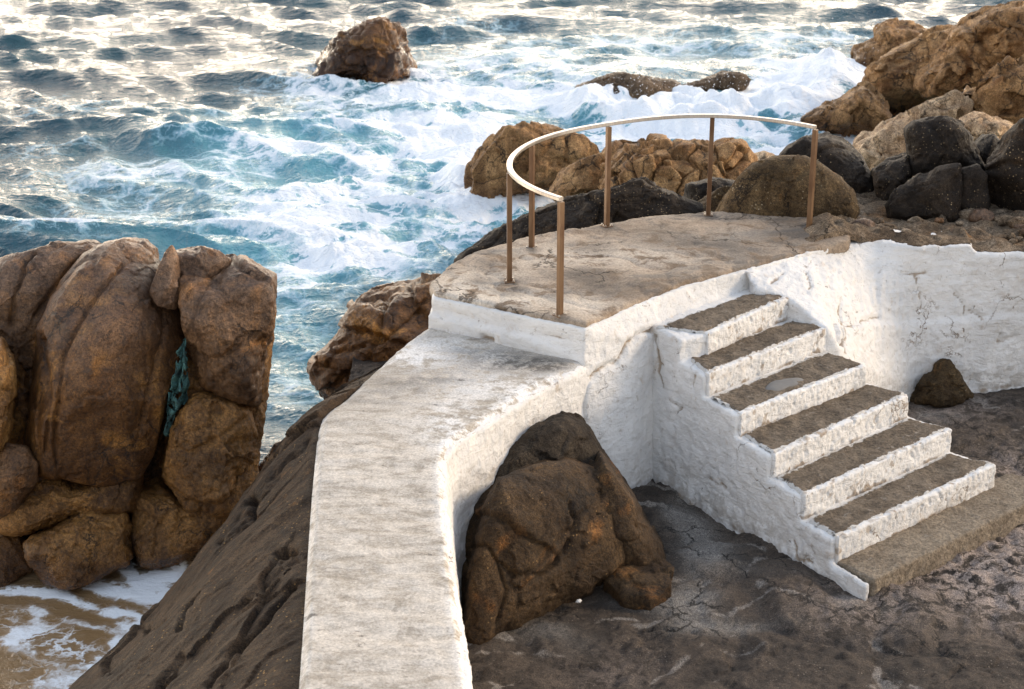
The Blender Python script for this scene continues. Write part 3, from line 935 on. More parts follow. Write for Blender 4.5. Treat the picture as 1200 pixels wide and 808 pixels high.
# ================================================================== PLATFORM
deck_px = [(507, 345), (560, 356), (620, 369), (686, 382), (740, 357), (800, 333), (880, 312), (955, 291), (990, 284), (996, 266), (960, 252), (900, 249), (830, 250), (770, 254),
           (711, 262), (660, 271), (600, 285), (560, 296), (530, 312), (508, 332)]
deck = [xy(at(a, b, PZ)) for a, b in deck_px]
cen = np.mean(deck, 0)


def grow(poly, d, idx=None):
    out = []
    for i, p in enumerate(poly):
        v = np.array(p) - cen
        k = d if idx is None or i in idx else 0
        out.append(tuple(np.array(p) + v / np.linalg.norm(v) * k))
    return out


plat = empty('viewing_platform', (cen[0], cen[1], CZ))
tag(plat, 'whitewashed masonry platform with worn concrete deck below the curved railing', 'platform')
low = [np.array(p) for p in deck]
front = grow(deck, 0.012, range(0, 8))
lower = grow(deck, 0.05, [0, 1, 2, 3])
CRK = [[(668, 472), (700, 440), (728, 418), (742, 398), (768, 384)], [(505, 362), (560, 374), (620, 388), (690, 404)]]


def plat_extra(V, N):
    px, py = proj(V)
    Q = np.stack([px + 4 * fbm(V * 5, 3, 3), py + 5 * fbm(V * 5 + 9, 3, 4)], 1)
    d = seg_dist(Q, CRK[0])
    hole = seg_dist(np.stack([px, py], 1), [(566, 398), (574, 400)])
    seam = seg_dist(np.stack([px, py + 2.0 * fbm(V * 3, 3, 14)], 1), CRK[1])
    brk = sstep(-0.3, 0.25, noise(V * 2.1, 15))
    foot_ = seg_dist(Q, [(495, 379), (560, 396), (620, 411), (684, 428)])
    vert = N[:, 2] < 0.5
    hol = np.exp(-(hole / 5) ** 2)
    dd = -0.05 * np.exp(-(d / 3.2) ** 2) * (N[:, 1] < 0.2) - 0.05 * hol * vert - 0.03 * np.exp(-(seam / 2.2) ** 2) * vert * brk
    dirt = 0.75 * np.exp(-(d / 2.2) ** 2) + 0.9 * hol + 0.8 * np.exp(-(seam / 1.8) ** 2) * brk + 0.55 * np.exp(-(foot_ / 3.0) ** 2) * sstep(-.1, .3, noise(V * 3, 17))
    return dd, dirt * vert


mid_ = list(front); zm = [PZ - 0.19] * len(front)
low_ = list(lower)
for k_, (a_, b_, z_) in {3: (683, 424, WZ + .02), 4: (738, 399, 2.57), 5: (796, 371, PZ - RISE - .03), 6: (876, 340, PZ - RISE - .02)}.items():
    mid_[k_] = xy(at(a_, b_, z_)); zm[k_] = z_
    low_[k_] = mid_[k_]
bot_ = list(low_)
bot_[3] = (bot_[3][0] + .10, bot_[3][1] - .12); bot_[4] = (bot_[4][0] + .06, bot_[4][1] - .26); bot_[5] = (bot_[5][0] + .02, bot_[5][1] - .26)
zl = [z_ + .004 for z_ in zm]
o, _ = solid('masonry_body', [(front, mid_, PZ - 0.026, zm), (low_, bot_, zl, CZ - 0.3)], 'white', plat, 0.021, 2, 0.007, 0.007, 3.2, 3, plat_extra)


def deck_extra(V, N):
    top = N[:, 2] > 0.6
    f1, f2, _ = voronoi(np.stack([V[:, 0], V[:, 1], 0 * V[:, 0]], 1) * 0.9 + 0.4 * np.stack([fbm(V * 1.3, 3, 5), fbm(V * 1.3 + 9, 3, 6), 0 * V[:, 0]], 1), 8)
    return top * np.maximum(-0.012, 0.016 * fbm(V * 1.6, 4, 61) + 0.007 * ridge(V * 3.0, 4, 62) - 0.016 * np.exp(-((f2 - f1) / 0.035) ** 2))


dk = grow(grow(deck, -0.02, range(0, 8)), 0.04, range(8, 20))
dk0, V = solid('deck', [(dk, dk, PZ + 0.004, PZ - 0.10)], 'deck', plat, 0.026, 2, 0.006, 0.004, 2.2, 5, deck_extra)
px, py = proj(V)
attr(dk0, 'pale', np.clip(gauss_px(px, py, [(560, 335, 60, 22, .9), (600, 350, 80, 14, .8), (640, 300, 60, 20, .5), (760, 300, 90, 18, .6), (690, 360, 40, 14, .6), (880, 280, 60, 14, .5)]), 0, 1))
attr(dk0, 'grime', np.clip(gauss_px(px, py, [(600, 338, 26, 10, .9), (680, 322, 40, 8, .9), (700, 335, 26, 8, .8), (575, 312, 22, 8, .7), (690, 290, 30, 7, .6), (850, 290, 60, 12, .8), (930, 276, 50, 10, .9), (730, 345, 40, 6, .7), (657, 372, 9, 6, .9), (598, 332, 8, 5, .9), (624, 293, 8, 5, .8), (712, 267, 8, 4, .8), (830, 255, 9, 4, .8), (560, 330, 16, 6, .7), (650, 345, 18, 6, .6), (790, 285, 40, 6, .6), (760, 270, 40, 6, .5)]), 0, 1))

# ================================================================== WALKWAY (top of the sea wall)
wl = [(497, 384), (470, 405), (440, 432), (404, 466), (377, 490), (367, 560), (361, 640), (356, 720), (350, 808), (343, 900), (338, 960)]
wr = [(690, 424), (672, 434), (620, 463), (572, 493), (543, 511), (527, 527), (521, 548), (524, 600), (530, 660), (542, 740), (553, 808), (566, 900), (574, 960)]
Lp = catmull([xy(at(a, b, WZ)) for a, b in wl], 4)
Rp = catmull([xy(at(a, b, WZ)) for a, b in wr], 4)
back = [xy(at(560, 372, WZ)), xy(at(640, 396, WZ))]
Li = Lp + np.array([0.035, 0])
poly = [tuple(p) for p in Rp[::-1]] + back[::-1] + [tuple(p) for p in Li]
bat = np.array([0.14, -0.03])
Rb = Rp + bat * np.linspace(0.0, 1.0, len(Rp))[:, None].clip(0, 1) * 0 + np.array([0.13, 0.0]) * sstep(2, 20, np.arange(len(Rp)))[:, None]
poly_b = [tuple(p) for p in Rb[::-1]] + back[::-1] + [tuple(p) for p in Li]
wk = empty('walkway_wall', (float(Lp[len(Lp) // 2][0]) + .5, float(Lp[len(Lp) // 2][1]), CZ))
tag(wk, 'whitewashed sea wall with a worn pale concrete walkway along its top', 'walkway')


def walk_extra(V, N):
    side = N[:, 2] < 0.5
    return side * 0.010 * ridge(V * 3.4, 4, 71)


solid('wall_body', [(poly, poly_b, WZ - 0.016, CZ - 0.35)], 'white', wk, 0.02, 2, 0.008, 0.007, 3.0, 13, walk_extra)
# the walked-on top, a separate screed
nL = 150
def resamp(C, n):
    C = np.asarray(C); s = np.r_[0, np.cumsum(np.linalg.norm(np.diff(C, axis=0), axis=1))]
    t = np.linspace(0, s[-1], n)
    return np.stack([np.interp(t, s, C[:, 0]), np.interp(t, s, C[:, 1])], 1)


La = resamp(np.vstack([[xy(at(535, 372, WZ))], Lp]), 230); Ra = resamp(Rp, 230)
tt = np.linspace(0, 1, 70)
G = La[:, None] * (1 - tt)[None, :, None] + Ra[:, None] * tt[None, :, None]
inw = np.zeros((230, 70))
G3 = np.concatenate([G, np.full((230, 70, 1), WZ)], 2).reshape(-1, 3)
zz = 0.012 * fbm(G3 * 1.3, 3, 2) + 0.008 * fbm(G3 * np.array([2, 7, 1]), 4, 4) + 0.003 * fbm(G3 * 22, 3, 6)
edge = np.minimum(tt, 1 - tt)[None, :] * np.ones((230, 1)) + 0.010 * fbm(G3 * 4, 4, 9).reshape(230, 70)
drop = np.where(edge < 0.02, -0.03, 0.0).ravel()
drop = -0.045 * (1 - sstep(-0.005, 0.055, edge.ravel()))
G3[:, 2] += zz + 0.012 + drop
wt = mesh_from('walking_surface', G3, grid_faces(230, 70), M['walk'], wk)
if wt.data.polygons[500].normal.z < 0: wt.data.flip_normals()
px, py = proj(G3)
attr(wt, 'grime', np.clip(gauss_px(px, py, [(600, 425, 60, 10, .95), (560, 412, 60, 8, .6), (480, 395, 40, 9, .6), (480, 450, 70, 12, .5), (640, 430, 40, 9, .8), (430, 470, 60, 16, .4), (520, 440, 50, 10, .45)]), 0, 1))
edge_r = np.tile(tt, 230)
attr(wt, 'paint', np.clip(gauss_px(px, py, [(520, 415, 70, 18, .9), (480, 408, 30, 20, .6), (580, 450, 80, 18, .8), (530, 500, 40, 30, .8)]) + 0.9 * sstep(0.88, 0.99, edge_r) + 0.35 * sstep(0.10, 0.0, edge_r), 0, 1))

# ================================================================== STAIRCASE
FL = [(827, 391), (828, 437), (866, 484), (905, 532), (940, 580), (980, 629), (1022, 681)]
FR = [(921, 348), (967, 384), (1013, 428), (1063, 462), (1113, 502), (1164, 544), (1240, 572)]
BL = [(768, 383), (806, 420), (832, 466), (868, 508), (910, 559), (946, 610), (994, 658)]
BR = [(888, 341), (926, 376), (968, 412), (1010, 450), (1063, 491), (1112, 531), (1190, 562)]
TZ = [PZ - RISE * (i + 1) for i in range(7)]
TZ[6] = TZ[5] - 0.20
crease = np.array(xy(at(768, 384, PZ - RISE)))
fl = [np.array(xy(at(*q, z))) for q, z in zip(FL, TZ)]
fr = [np.array(xy(at(*q, z))) for q, z in zip(FR, TZ)]
bl = [np.array(xy(at(*q, z))) for q, z in zip(BL, TZ)]
br = [np.array(xy(at(*q, z))) for q, z in zip(BR, TZ)]
st = empty('staircase', (float(fl[3][0]) + .6, float(fl[3][1]) + .4, CZ))
tag(st, 'whitewashed masonry staircase with dark worn treads climbing to the platform', 'staircase')
inner_l = crease + np.array([0.10, 0.45]); inner_r = np.array(xy(at(890, 335, 2.6))) + np.array([0.0, 0.35])
gdir = (fl[6] - fl[1]) / np.linalg.norm(fl[6] - fl[1])
perp = np.array([gdir[1], -gdir[0]])
if perp[0] > 0: perp = -perp
prs = []
side_ = fl[1:] + bl[1:6]
off = [float((f - crease) @ perp) for f in side_]
sl_ = np.polyfit([float((f - crease) @ gdir) for f in side_], off, 1)
def on_line(f):
    s = float((f - crease) @ gdir)
    return crease + gdir * s + perp * (np.polyval(sl_, s) + 0.045)
print('stair line', off, sl_)
c0 = on_line(crease - gdir * 0.5)
cq = on_line(crease + gdir * 0.05)

for i in range(7):
    f_l = on_line(fl[i])
    if i == 0:
        pl = [c0, on_line(np.array(xy(at(806, 420, TZ[1])))), fl[0], fr[0], inner_r, inner_l]
    elif i < 6:
        pl = [c0, f_l, fr[i], fr[0] + np.array([.02, 0.1]), inner_r, inner_l]
    else:
        pl = [c0, f_l, f_l - perp * 0.055, fl[5] + 0.05 * gdir, inner_l]   # only the white cheek runs to the last step
    pb_ = [np.array(p_) for p_ in pl]
    pb_[0] = pb_[0] + perp * 0.13; pb_[1] = pb_[1] + perp * 0.13 * max(0, 1 - i / 5.0)
    prs.append((pl, pb_, TZ[i] - 0.012, CZ - 0.25))


def st_extra(V, N):
    px, py = proj(V)
    w = np.stack([px + 4 * fbm(V * 6, 3, 3), py + 4 * fbm(V * 6 + 9, 3, 4)], 1)
    d = np.zeros(len(V)); dt = np.zeros(len(V))
    for c_ in [[(768, 392), (772, 430), (774, 455)], [(771, 425), (776, 428)], [(785, 470), (800, 478), (792, 486)], [(815, 440), (812, 456)], [(930, 632), (937, 655), (950, 662)], [(830, 560), (850, 572)]]:
        g_ = np.exp(-(seg_dist(w, c_) / 1.8) ** 2)
        d -= 0.018 * g_; dt = np.maximum(dt, 0.75 * g_)
    dt = dt + 0.6 * np.exp(-((V[:, 2] - CZ) / 0.05) ** 2) * sstep(-.2, .3, noise(V * 4, 6))
    return d + 0.004 * ridge(V * 3.6, 4, 77) * (N[:, 2] < 0.5), dt


solid('masonry_body', prs, 'white', st, 0.02, 1, 0.010, 0.008, 2.4, 17, st_extra)


def plate(name, a, b, thick, z1, z0, mat, seed):
    d = (b - a) / np.linalg.norm(b - a)
    nrm = np.array([d[1], -d[0]])
    if nrm @ gdir < 0: nrm = -nrm
    q = [a + nrm * thick, b + nrm * thick, b - nrm * 0.03, a - nrm * 0.03]
    def ex(V, N):
        dirt = 0.65 * np.exp(-((V[:, 2] - z0 - 0.03) / 0.03) ** 2) * sstep(-.3, .3, noise(V * 5, seed)) + 0.55 * sstep(0.25, 0.6, fbm(V * 9, 4, seed + 3)) + 0.5 * np.exp(-((V[:, 2] - z1) / 0.012) ** 2) * sstep(0.0, .3, noise(V * 11, seed + 4))
        return -0.012 * sstep(0.3, 0.7, fbm(V * 12, 3, seed + 8)), dirt
    return solid(name, [(q, q, z1, z0)], mat, st, 0.013, 2, 0.008, 0.007, 5, seed, ex)[0]


for i in range(6):
    plate('riser', fl[i] - (0.0 if i else 0) * perp, fr[i], 0.028, TZ[i] + 0.004, TZ[i + 1] - 0.03, 'white', 30 + i)


def tread(i, mat):
    nu, nv = 90, 36
    u = np.linspace(0, 1, nu); v = np.linspace(0, 1, nv)
    U, W = np.meshgrid(u, v)
    Pl = (bl[i][None, None] * (1 - U)[..., None] + br[i][None, None] * U[..., None])
    Pf = (fl[i][None, None] * (1 - U)[..., None] + fr[i][None, None] * U[..., None])
    P = Pl * (1 - W)[..., None] + Pf * W[..., None]
    P = np.concatenate([P, np.full((nv, nu, 1), TZ[i])], 2).reshape(-1, 3)
    e = np.minimum(np.minimum(U, 1 - U) * 4.5, np.minimum(W, 1 - W) * 1.0).ravel()
    e = e + 0.075 * fbm(P * 6, 5, 60 + i, 0.62)
    P[:, 2] += 0.005 + 0.012 * fbm(P * 7, 4, 61 + i) + 0.010 * ridge(P * 12, 4, 62 + i) * 0.6 - 0.05 * (1 - sstep(-0.02, 0.06, e))
    e0 = np.minimum(np.minimum(U, 1 - U) * 4.0, np.minimum(W * 0.6, 1 - W)).ravel()
    o = mesh_from('tread', P, grid_faces(nv, nu), M[mat], st)
    if o.data.polygons[len(o.data.polygons) // 2].normal.z < 0: o.data.flip_normals()
    attr(o, 'spill', np.clip(0.85 * np.exp(-(e0 / 0.075) ** 2) + 0.10, 0, 1))
    return o


for i in range(6): tread(i, 'tread')
q = [fl[6] + perp * -0.02, fr[6], br[6] + np.array([0.0, 0.15]), fr[5] + np.array([.0, .1]), fl[5] + 0.02 * gdir]
solid('bottom_step', [(q, q, TZ[6], CZ - 0.2)], 'kerb', st, 0.018, 2, 0.008, 0.008, 5, 51)
# mortar patch on the third tread
c = at(918, 452, TZ[2])
g = 24
ang = np.linspace(0, 2 * math.pi, 40, endpoint=False)
rad = 1 + 0.18 * np.sin(ang * 2 + 1) + 0.1 * np.sin(ang * 3)
Vp = [c + np.array([0, 0, .021])]; Fp = []
ud = (fr[2] - fl[2]) / np.linalg.norm(fr[2] - fl[2])
for k, (ra, zo) in enumerate([(0.5, .021), (0.9, .017), (1.0, 0.0)]):
    for a_, r_ in zip(ang, rad):
        p2 = ud * math.cos(a_) * 0.19 * r_ * ra + gdir * math.sin(a_) * 0.105 * r_ * ra
        Vp.append(c + np.array([p2[0], p2[1], zo]))
for j in range(40):
    Fp.append((0, 1 + j, 1 + (j + 1) % 40))
for k in (0, 1):
    for j in range(40):
        a_, b_ = 1 + k * 40 + j, 1 + k * 40 + (j + 1) % 40
        Fp += [(a_, a_ + 40, b_ + 40), (a_, b_ + 40, b_)]
o = mesh_from('mortar_patch', Vp, Fp, M['mortar'], st)
if o.data.polygons[0].normal.z < 0: o.data.flip_normals()

# ================================================================== RETAINING WALL
# stations: top edge (px), lower front edge (px, level): left of the pilaster crease the wall leans back over the stair ends
ws = [((872, 317, 2.775), (884, 338, 2.67)), ((915, 303, 2.775), (921, 348, 2.60)), ((945, 294, 2.77), (967, 385, 2.40)), ((985, 288, 2.73), (988, 418, 2.12)), ((1008, 285, 2.73), (1012, 432, 1.86)),
      ((1035, 283, 2.74), (1040, 444, 1.60)), ((1066, 290, 2.71), (1072, 452, CZ + .1)), ((1100, 289, 2.71), (1104, 454, CZ + .06)), ((1139, 288, 2.72), (1141, 452, CZ + .04)), ((1142, 297, 2.65), (1144, 452, CZ + .04)),
      ((1200, 298, 2.64), (1200, 449, CZ)), ((1345, 297, 2.64), (1345, 444, CZ)), ((1800, 296, 2.64), (1800, 440, CZ))]
mid_ws = catmull([[*s[0], *s[1]] for s in ws[2:8]], 4)
ws_ = ws[:2] + [(tuple(m_[:3]), tuple(m_[3:])) for m_ in mid_ws] + ws[8:]
prs = []
for (ta, la), (tb, lb) in zip(ws_[:-1], ws_[1:]):
    A, B = np.array(xy(at(*ta))), np.array(xy(at(*tb)))
    LA, LB = np.array(xy(at(*la))), np.array(xy(at(*lb)))
    bk = np.array([0.05, .5])
    prs.append(([A, B, B + bk, A + bk], [LA, LB, B + bk, A + bk], [ta[2], tb[2], tb[2], ta[2]], [la[2], lb[2], la[2], la[2]]))
    prs.append(([LA, LB, B + bk, A + bk], [LA + [0, -.04], LB + [0, -.04], B + bk, A + bk], [la[2] + .003, lb[2] + .003, la[2], la[2]], CZ - 0.3))
WCR = [[(985, 352), (987, 415)], [(1072, 322), (1079, 345), (1081, 362)], [(1118, 342), (1127, 352), (1131, 368)], [(1137, 365), (1150, 372)], [(945, 320), (948, 338)], [(905, 332), (918, 322)],
       [(985, 385), (1030, 372)], [(1060, 320), (1085, 322)], [(1170, 390), (1165, 400), (1185, 395)]]


def wall_extra(V, N):
    px, py = proj(V)
    w = np.stack([px + 4 * fbm(V * 6, 3, 3), py + 4 * fbm(V * 6 + 9, 3, 4)], 1)
    d = np.zeros(len(V))
    dt = np.zeros(len(V))
    for c_ in WCR:
        g_ = np.exp(-(seg_dist(w, c_) / 1.8) ** 2)
        d -= 0.02 * g_; dt = np.maximum(dt, 0.7 * g_)
    dt = dt + 0.7 * np.exp(-((V[:, 2] - CZ) / 0.05) ** 2) * sstep(-.2, .3, noise(V * 4, 6))
    led = 0.035 * sstep(4, -4, (382 - 0.06 * (px - 985)) - py + 5 * fbm(V * 2, 2, 8)) * 1.0
    return d * (N[:, 1] < 0.3) + led * (N[:, 1] < -0.3) * 0.9 + (N[:, 1] < 0) * (0.018 * fbm(V * np.array([1.5, 1.5, 2.5]), 3, 81) + 0.007 * ridge(np.stack([V[:, 0] * 5 - V[:, 2] * 5, V[:, 1] * 5, V[:, 0] * 4 + V[:, 2] * 8], 1), 4, 82)), dt


wo, _ = solid('retaining_wall', prs, 'white', None, 0.022, 1, 0.006, 0.009, 3.5, 23, wall_extra)
tag(wo, 'tall rough whitewashed retaining wall behind the stairs', 'wall')

# ================================================================== RAILING
pts = [((652, 229), (656, 370)), ((595, 203), (597, 330)), ((621, 169), (623, 291)), ((711, 146), (711, 265)), ((830, 137), (830, 252)), ((950, 145), (948, 269))]
foot = [np.array(xy(at(*b, PZ + 0.01))) for _, b in pts]
RC = np.array([1.746, 14.24])
A_ = np.c_[2 * np.array(foot), np.ones(6)]
s_ = np.linalg.lstsq(A_, (np.array(foot) ** 2).sum(1), rcond=None)[0]
RC = s_[:2]
RH = 1.0
rail = empty('railing', (float(RC[0]), float(RC[1]), PZ))
tag(rail, 'curved metal railing on six brown square posts around the platform', 'railing')


def box_frame(pos, ex, ey, ez, hx, hy, hz, bev=0.004, mat='post', name='post'):
    bm = bmesh.new()
    bmesh.ops.create_cube(bm, size=2)
    for v in bm.verts:
        p = pos + ex * v.co.x * hx + ey * v.co.y * hy + ez * v.co.z * hz
        v.co = p
    bmesh.ops.recalc_face_normals(bm, faces=bm.faces[:])
    if bev: bmesh.ops.bevel(bm, geom=bm.edges[:], offset=bev, segments=2, affect='EDGES', profile=0.6)
    return bm


def bm_obj(name, bm, mat, parent):
    me = bpy.data.meshes.new(name); bm.to_mesh(me); bm.free()
    me.materials.append(M[mat])
    o = bpy.data.objects.new(name, me); COL.objects.link(o)
    if parent: child(o, parent)
    return o


Zv = Vector((0, 0, 1))
angs = []
for (f,) in [(f,) for f in foot]:
    r = f - RC; rd = Vector((*(r / np.linalg.norm(r)), 0)); td = Vector((-rd.y, rd.x, 0))
    angs.append(math.atan2(r[1], r[0]))
    P = Vector((f[0], f[1], PZ + RH / 2 - 0.01))
    po = bm_obj('post', box_frame(P, rd, td, Zv, 0.0215, 0.0215, RH / 2 - 0.012, 0.004), 'post', rail)
    bp = box_frame(Vector((f[0], f[1], PZ + 0.012)), rd, td, Zv, 0.045, 0.045, 0.004, 0.002)
    bo = bm_obj('base_plate', bp, 'post', None); bo.parent = po
    for sx in (-1, 1):
        for sy in (-1, 1):
            mtx = Matrix.Translation(Vector((f[0], f[1], PZ + 0.024)) + rd * 0.033 * sx + td * 0.033 * sy)
            bb = bmesh.new(); bmesh.ops.create_cone(bb, cap_ends=True, segments=8, radius1=0.008, radius2=0.007, depth=0.016, matrix=mtx)
            b2 = bm_obj('bolt', bb, 'steel', None); b2.parent = po
angs = np.unwrap(np.array(angs))
rads = np.array([np.linalg.norm(f - RC) for f in foot])
aa = np.linspace(angs[0], angs[-1], 120)
order = np.argsort(angs)
rr_ = np.interp(aa, angs[order], rads[order])
for _ in range(60): rr_[1:-1] = (rr_[:-2] + 2 * rr_[1:-1] + rr_[2:]) / 4
bm = bmesh.new()
rings = []
prof = [(-.024, -.012), (-.020, -.016), (.020, -.016), (.024, -.012), (.024, .012), (.018, .017), (-.018, .017), (-.024, .012)]
sgn = 1 if angs[-1] > angs[0] else -1
for k in range(len(aa)):
    c, s = math.cos(aa[k]), math.sin(aa[k])
    rings.append([bm.verts.new((RC[0] + c * (rr_[k] + a_), RC[1] + s * (rr_[k] + a_), PZ + RH + b_)) for a_, b_ in prof])
for r1, r2 in zip(rings[:-1], rings[1:]):
    for j in range(8): bm.faces.new((r1[j], r1[(j + 1) % 8], r2[(j + 1) % 8], r2[j]))
bm.faces.new(rings[0]); bm.faces.new(rings[-1])
bmesh.ops.recalc_face_normals(bm, faces=bm.faces[:])
bm_obj('handrail', bm, 'steel', rail)

# ================================================================== SLOPING ROCK UNDER THE WALKWAY
def build_slope():
    Rc = [(455, 424), (440, 436), (404, 470), (378, 496), (370, 560), (364, 640), (359, 720), (354, 808), (346, 900), (340, 980)]
    Mc = [(450, 428, 2.36), (425, 447, 2.3), (386, 480, 2.14), (345, 532, 1.80), (304, 590, 1.4), (254, 660, .95), (210, 722, .6), (167, 770, .35), (122, 810, .12), (-20, 930, -.35)]
    Rv = np.array([at(a + 7, b, WZ - 0.05) for a, b in Rc])
    Mv = np.array([at(a, b, z) for a, b, z in Mc])
    n = 330
    def rs(C, n):
        C = catmull(C, 10); s = np.linspace(0, len(C) - 1, n)
        return np.stack([np.interp(s, np.arange(len(C)), C[:, k]) for k in range(3)], 1)
    Rv = rs(Rv, n); Mv = rs(Mv, n)
    Dv = Mv + np.array([-0.22, 0.30, -1.3])
    D2 = Dv + np.array([-0.1, 0.2, -1.2])
    m1, m2 = 230, 60
    t1 = np.linspace(0, 1, m1)
    up = np.cross(Mv - Rv, np.gradient(Rv, axis=0)); up /= np.linalg.norm(up, axis=1, keepdims=True)
    up[up[:, 2] < 0] *= -1
    wid = np.linalg.norm(Mv - Rv, axis=1)[:, None, None]
    A = Rv[:, None] * (1 - t1)[None, :, None] + Mv[:, None] * t1[None, :, None] + up[:, None] * (0.10 * np.sin(math.pi * t1) ** 0.8)[None, :, None] * wid
    t2 = np.linspace(0, 1, m2)[1:]
    B = Mv[:, None] * ((1 - t2) ** 2)[None, :, None] + (Mv + [-0.16, 0.08, -0.25])[:, None] * (2 * t2 * (1 - t2))[None, :, None] + Dv[:, None] * (t2 ** 2)[None, :, None]
    G = np.concatenate([A, B], 1)
    nr, nc = G.shape[:2]
    V = G.reshape(-1, 3); Fc = grid_faces(nr, nc)
    N = vnormals(V, Fc)
    if N[len(N) // 3][2] < 0: Fc = Fc[:, ::-1]; N = -N
    px, py = proj(V)
    # fractures follow the dip of the slab
    dirv = np.array([0.55, 0.62, 0.56])
    q = V - (V @ dirv)[:, None] * dirv * 0.72
    d = 0.06 * fbm(V * 0.6, 3, 3) + 0.012 * ridge(q * 1.9, 4, 5) + 0.009 * fbm(q * 8, 5, 7, 0.6) + 0.008 * ridge(q * 4.6 + 4, 4, 15) + 0.03 * chips(q * 0.7 + 0.2 * np.stack([fbm(V * 1.5, 3, 1), fbm(V * 1.5 + 9, 3, 2), fbm(V * 1.5 + 19, 3, 3)], 1), 5) + 0.02 * chips(q * 2.7, 6)
    rj = np.random.default_rng(8)
    side = np.cross(dirv, [0, 0, 1.0]); side /= np.linalg.norm(side)
    wq = V + 0.12 * np.stack([fbm(V * 1.4, 3, 1), fbm(V * 1.4 + 9, 3, 2), fbm(V * 1.4 + 19, 3, 3)], 1)
    for k in range(6):
        nv = side + 0.35 * rj.normal(size=3); nv /= np.linalg.norm(nv)
        c_ = (V[rj.integers(0, len(V))] @ nv)
        sd_ = wq @ nv - c_
        gate = sstep(-.1, .25, noise(V * 0.8 + 13 * k, 40 + k))
        d += gate * (0.020 * np.tanh(sd_ / 0.010) * rj.choice([-1, 1]) * np.exp(-np.abs(sd_) / 0.4) - 0.030 * np.exp(-(sd_ / 0.010) ** 2))
    Q = np.stack([px + 5 * fbm(V * 4, 3, 3), py + 5 * fbm(V * 4 + 9, 3, 4)], 1)
    for cr, w_, dp in [([(245, 806), (280, 765), (310, 730), (345, 690)], 3, .07), ([(300, 590), (295, 610)], 4, .10), ([(345, 650), (330, 655)], 4, .08), ([(170, 737), (195, 728)], 2.5, .06), ([(215, 770), (190, 800), (180, 820)], 3, .04), ([(250, 690), (225, 720), (215, 745)], 3, .05), ([(370, 520), (330, 560), (260, 640)], 2.5, .04)]:
        d -= dp * np.exp(-(seg_dist(Q, cr) / w_) ** 2)
    edge = np.tile(np.r_[sstep(0, 0.06, t1), np.ones(m2 - 1)], nr)
    V = V + N * (d * edge)[:, None]
    org = np.array([V[:, 0].mean(), V[:, 1].mean(), -0.9])
    o = mesh_from('bedrock_slope', V - org, Fc, M['slope']); o.location = org
    tag(o, 'long brown bedrock slope dropping from the walkway to the water', 'rock')


build_slope()

# ================================================================== ROCKS
GL = 'rocks of the outcrop on the left'
# --- left outcrop, standing in the cove
rock('boulder', 'largest rounded brown boulder of the left outcrop with a violet sheen on top',
     [(30, 520), (32, 480), (45, 400), (65, 350), (95, 320), (128, 303), (155, 302), (182, 308), (198, 325), (213, 345), (218, 372), (214, 398), (204, 425), (196, 455), (186, 490), (176, 528), (162, 552), (120, 561), (72, 553), (38, 545)],
     (110, 640, 0), 'brown', 0.75, (125, 420), 1, 6, .07, .016, .016, (1, 1, 1),
     cracks=[[(150, 305), (100, 360), (72, 430), (64, 500), (66, 545)], [(196, 345), (190, 400), (176, 450), (168, 500)], [(50, 400), (56, 470), (54, 530)]], crackw=0.02, crackd=.05, group=GL, grow=1.06, joints=1, jstep=.03, chip=.02, fh=(.7, .96), sq=.75)
rock('boulder', 'smooth ridge boulder forming the highest crown of the left outcrop',
     [(55, 380), (72, 330), (100, 300), (125, 287), (148, 281), (171, 282), (184, 293), (188, 315), (170, 345), (150, 420), (80, 440)],
     (130, 640, 0), 'violet', 0.55, (130, 335), 2, 7, .08, .022, .03, group=GL, grow=1.035, joints=3, jstep=.05, chip=.045, fh=(.6, .93), push=0.45)
rock('boulder', 'long weathered boulder running out of the picture at the far left edge of the outcrop',
     [(-110, 330), (-60, 318), (0, 307), (50, 294), (100, 289), (122, 296), (110, 330), (75, 400), (50, 470), (30, 510), (-10, 470), (-110, 470)],
     (40, 640, 0), 'violet', 0.6, (10, 390), 3, 9, .10, .022, .05, (1, 1, .6), cracks=[[(40, 300), (20, 340), (15, 380)], [(95, 300), (70, 330), (40, 370)], [(110, 305), (75, 350), (60, 375)]], crackw=.02, crackd=.06, group=GL, grow=1.035, joints=3, jstep=.05, chip=.045, fh=(.6, .93), push=0.5)
rock('boulder', 'shaded brown block wedged between the largest left boulder and the ochre one at the edge',
     [(-20, 372), (5, 374), (28, 392), (38, 430), (40, 490), (30, 530), (0, 560), (-30, 480)], (20, 640, 0), 'brown', 0.5, (10, 460), 4, 8, .1, .03, .04, group=GL, grow=1.035, joints=3, jstep=.05, chip=.045, fh=(.6, .93), push=0.2)
rock('boulder', 'ochre boulder cut by the left edge above the small rounded stones',
     [(-70, 400), (-20, 396), (2, 400), (14, 428), (19, 470), (15, 505), (6, 532), (-20, 550), (-70, 560)], (0, 650, 0), 'ochre', 0.5, (-20, 475), 5, 8, .1, .03, .04, group=GL, grow=1.035, joints=3, jstep=.05, chip=.045, fh=(.6, .93), push=-0.35)
rock('boulder', 'small pointed stone sticking up from the crown of the left outcrop',
     [(176, 345), (185, 318), (194, 294), (201, 289), (207, 298), (214, 325), (217, 348), (205, 362), (186, 358)], (170, 640, 0), 'violet', 0.22, (195, 335), 6, 8, .08, .03, .04, group=GL, grow=1.035, joints=3, jstep=.05, chip=.045, fh=(.6, .93), push=-0.05)
rock('rock_slab', 'flat slab behind the pointed stone on the left outcrop',
     [(196, 298), (215, 292), (235, 290), (255, 295), (270, 305), (265, 330), (230, 345), (205, 335)], (200, 640, 0), 'violet', 0.4, (235, 315), 7, 10, .06, .03, .05, group=GL, grow=1.035, joints=3, jstep=.05, chip=.045, fh=(.6, .93), push=0.35)
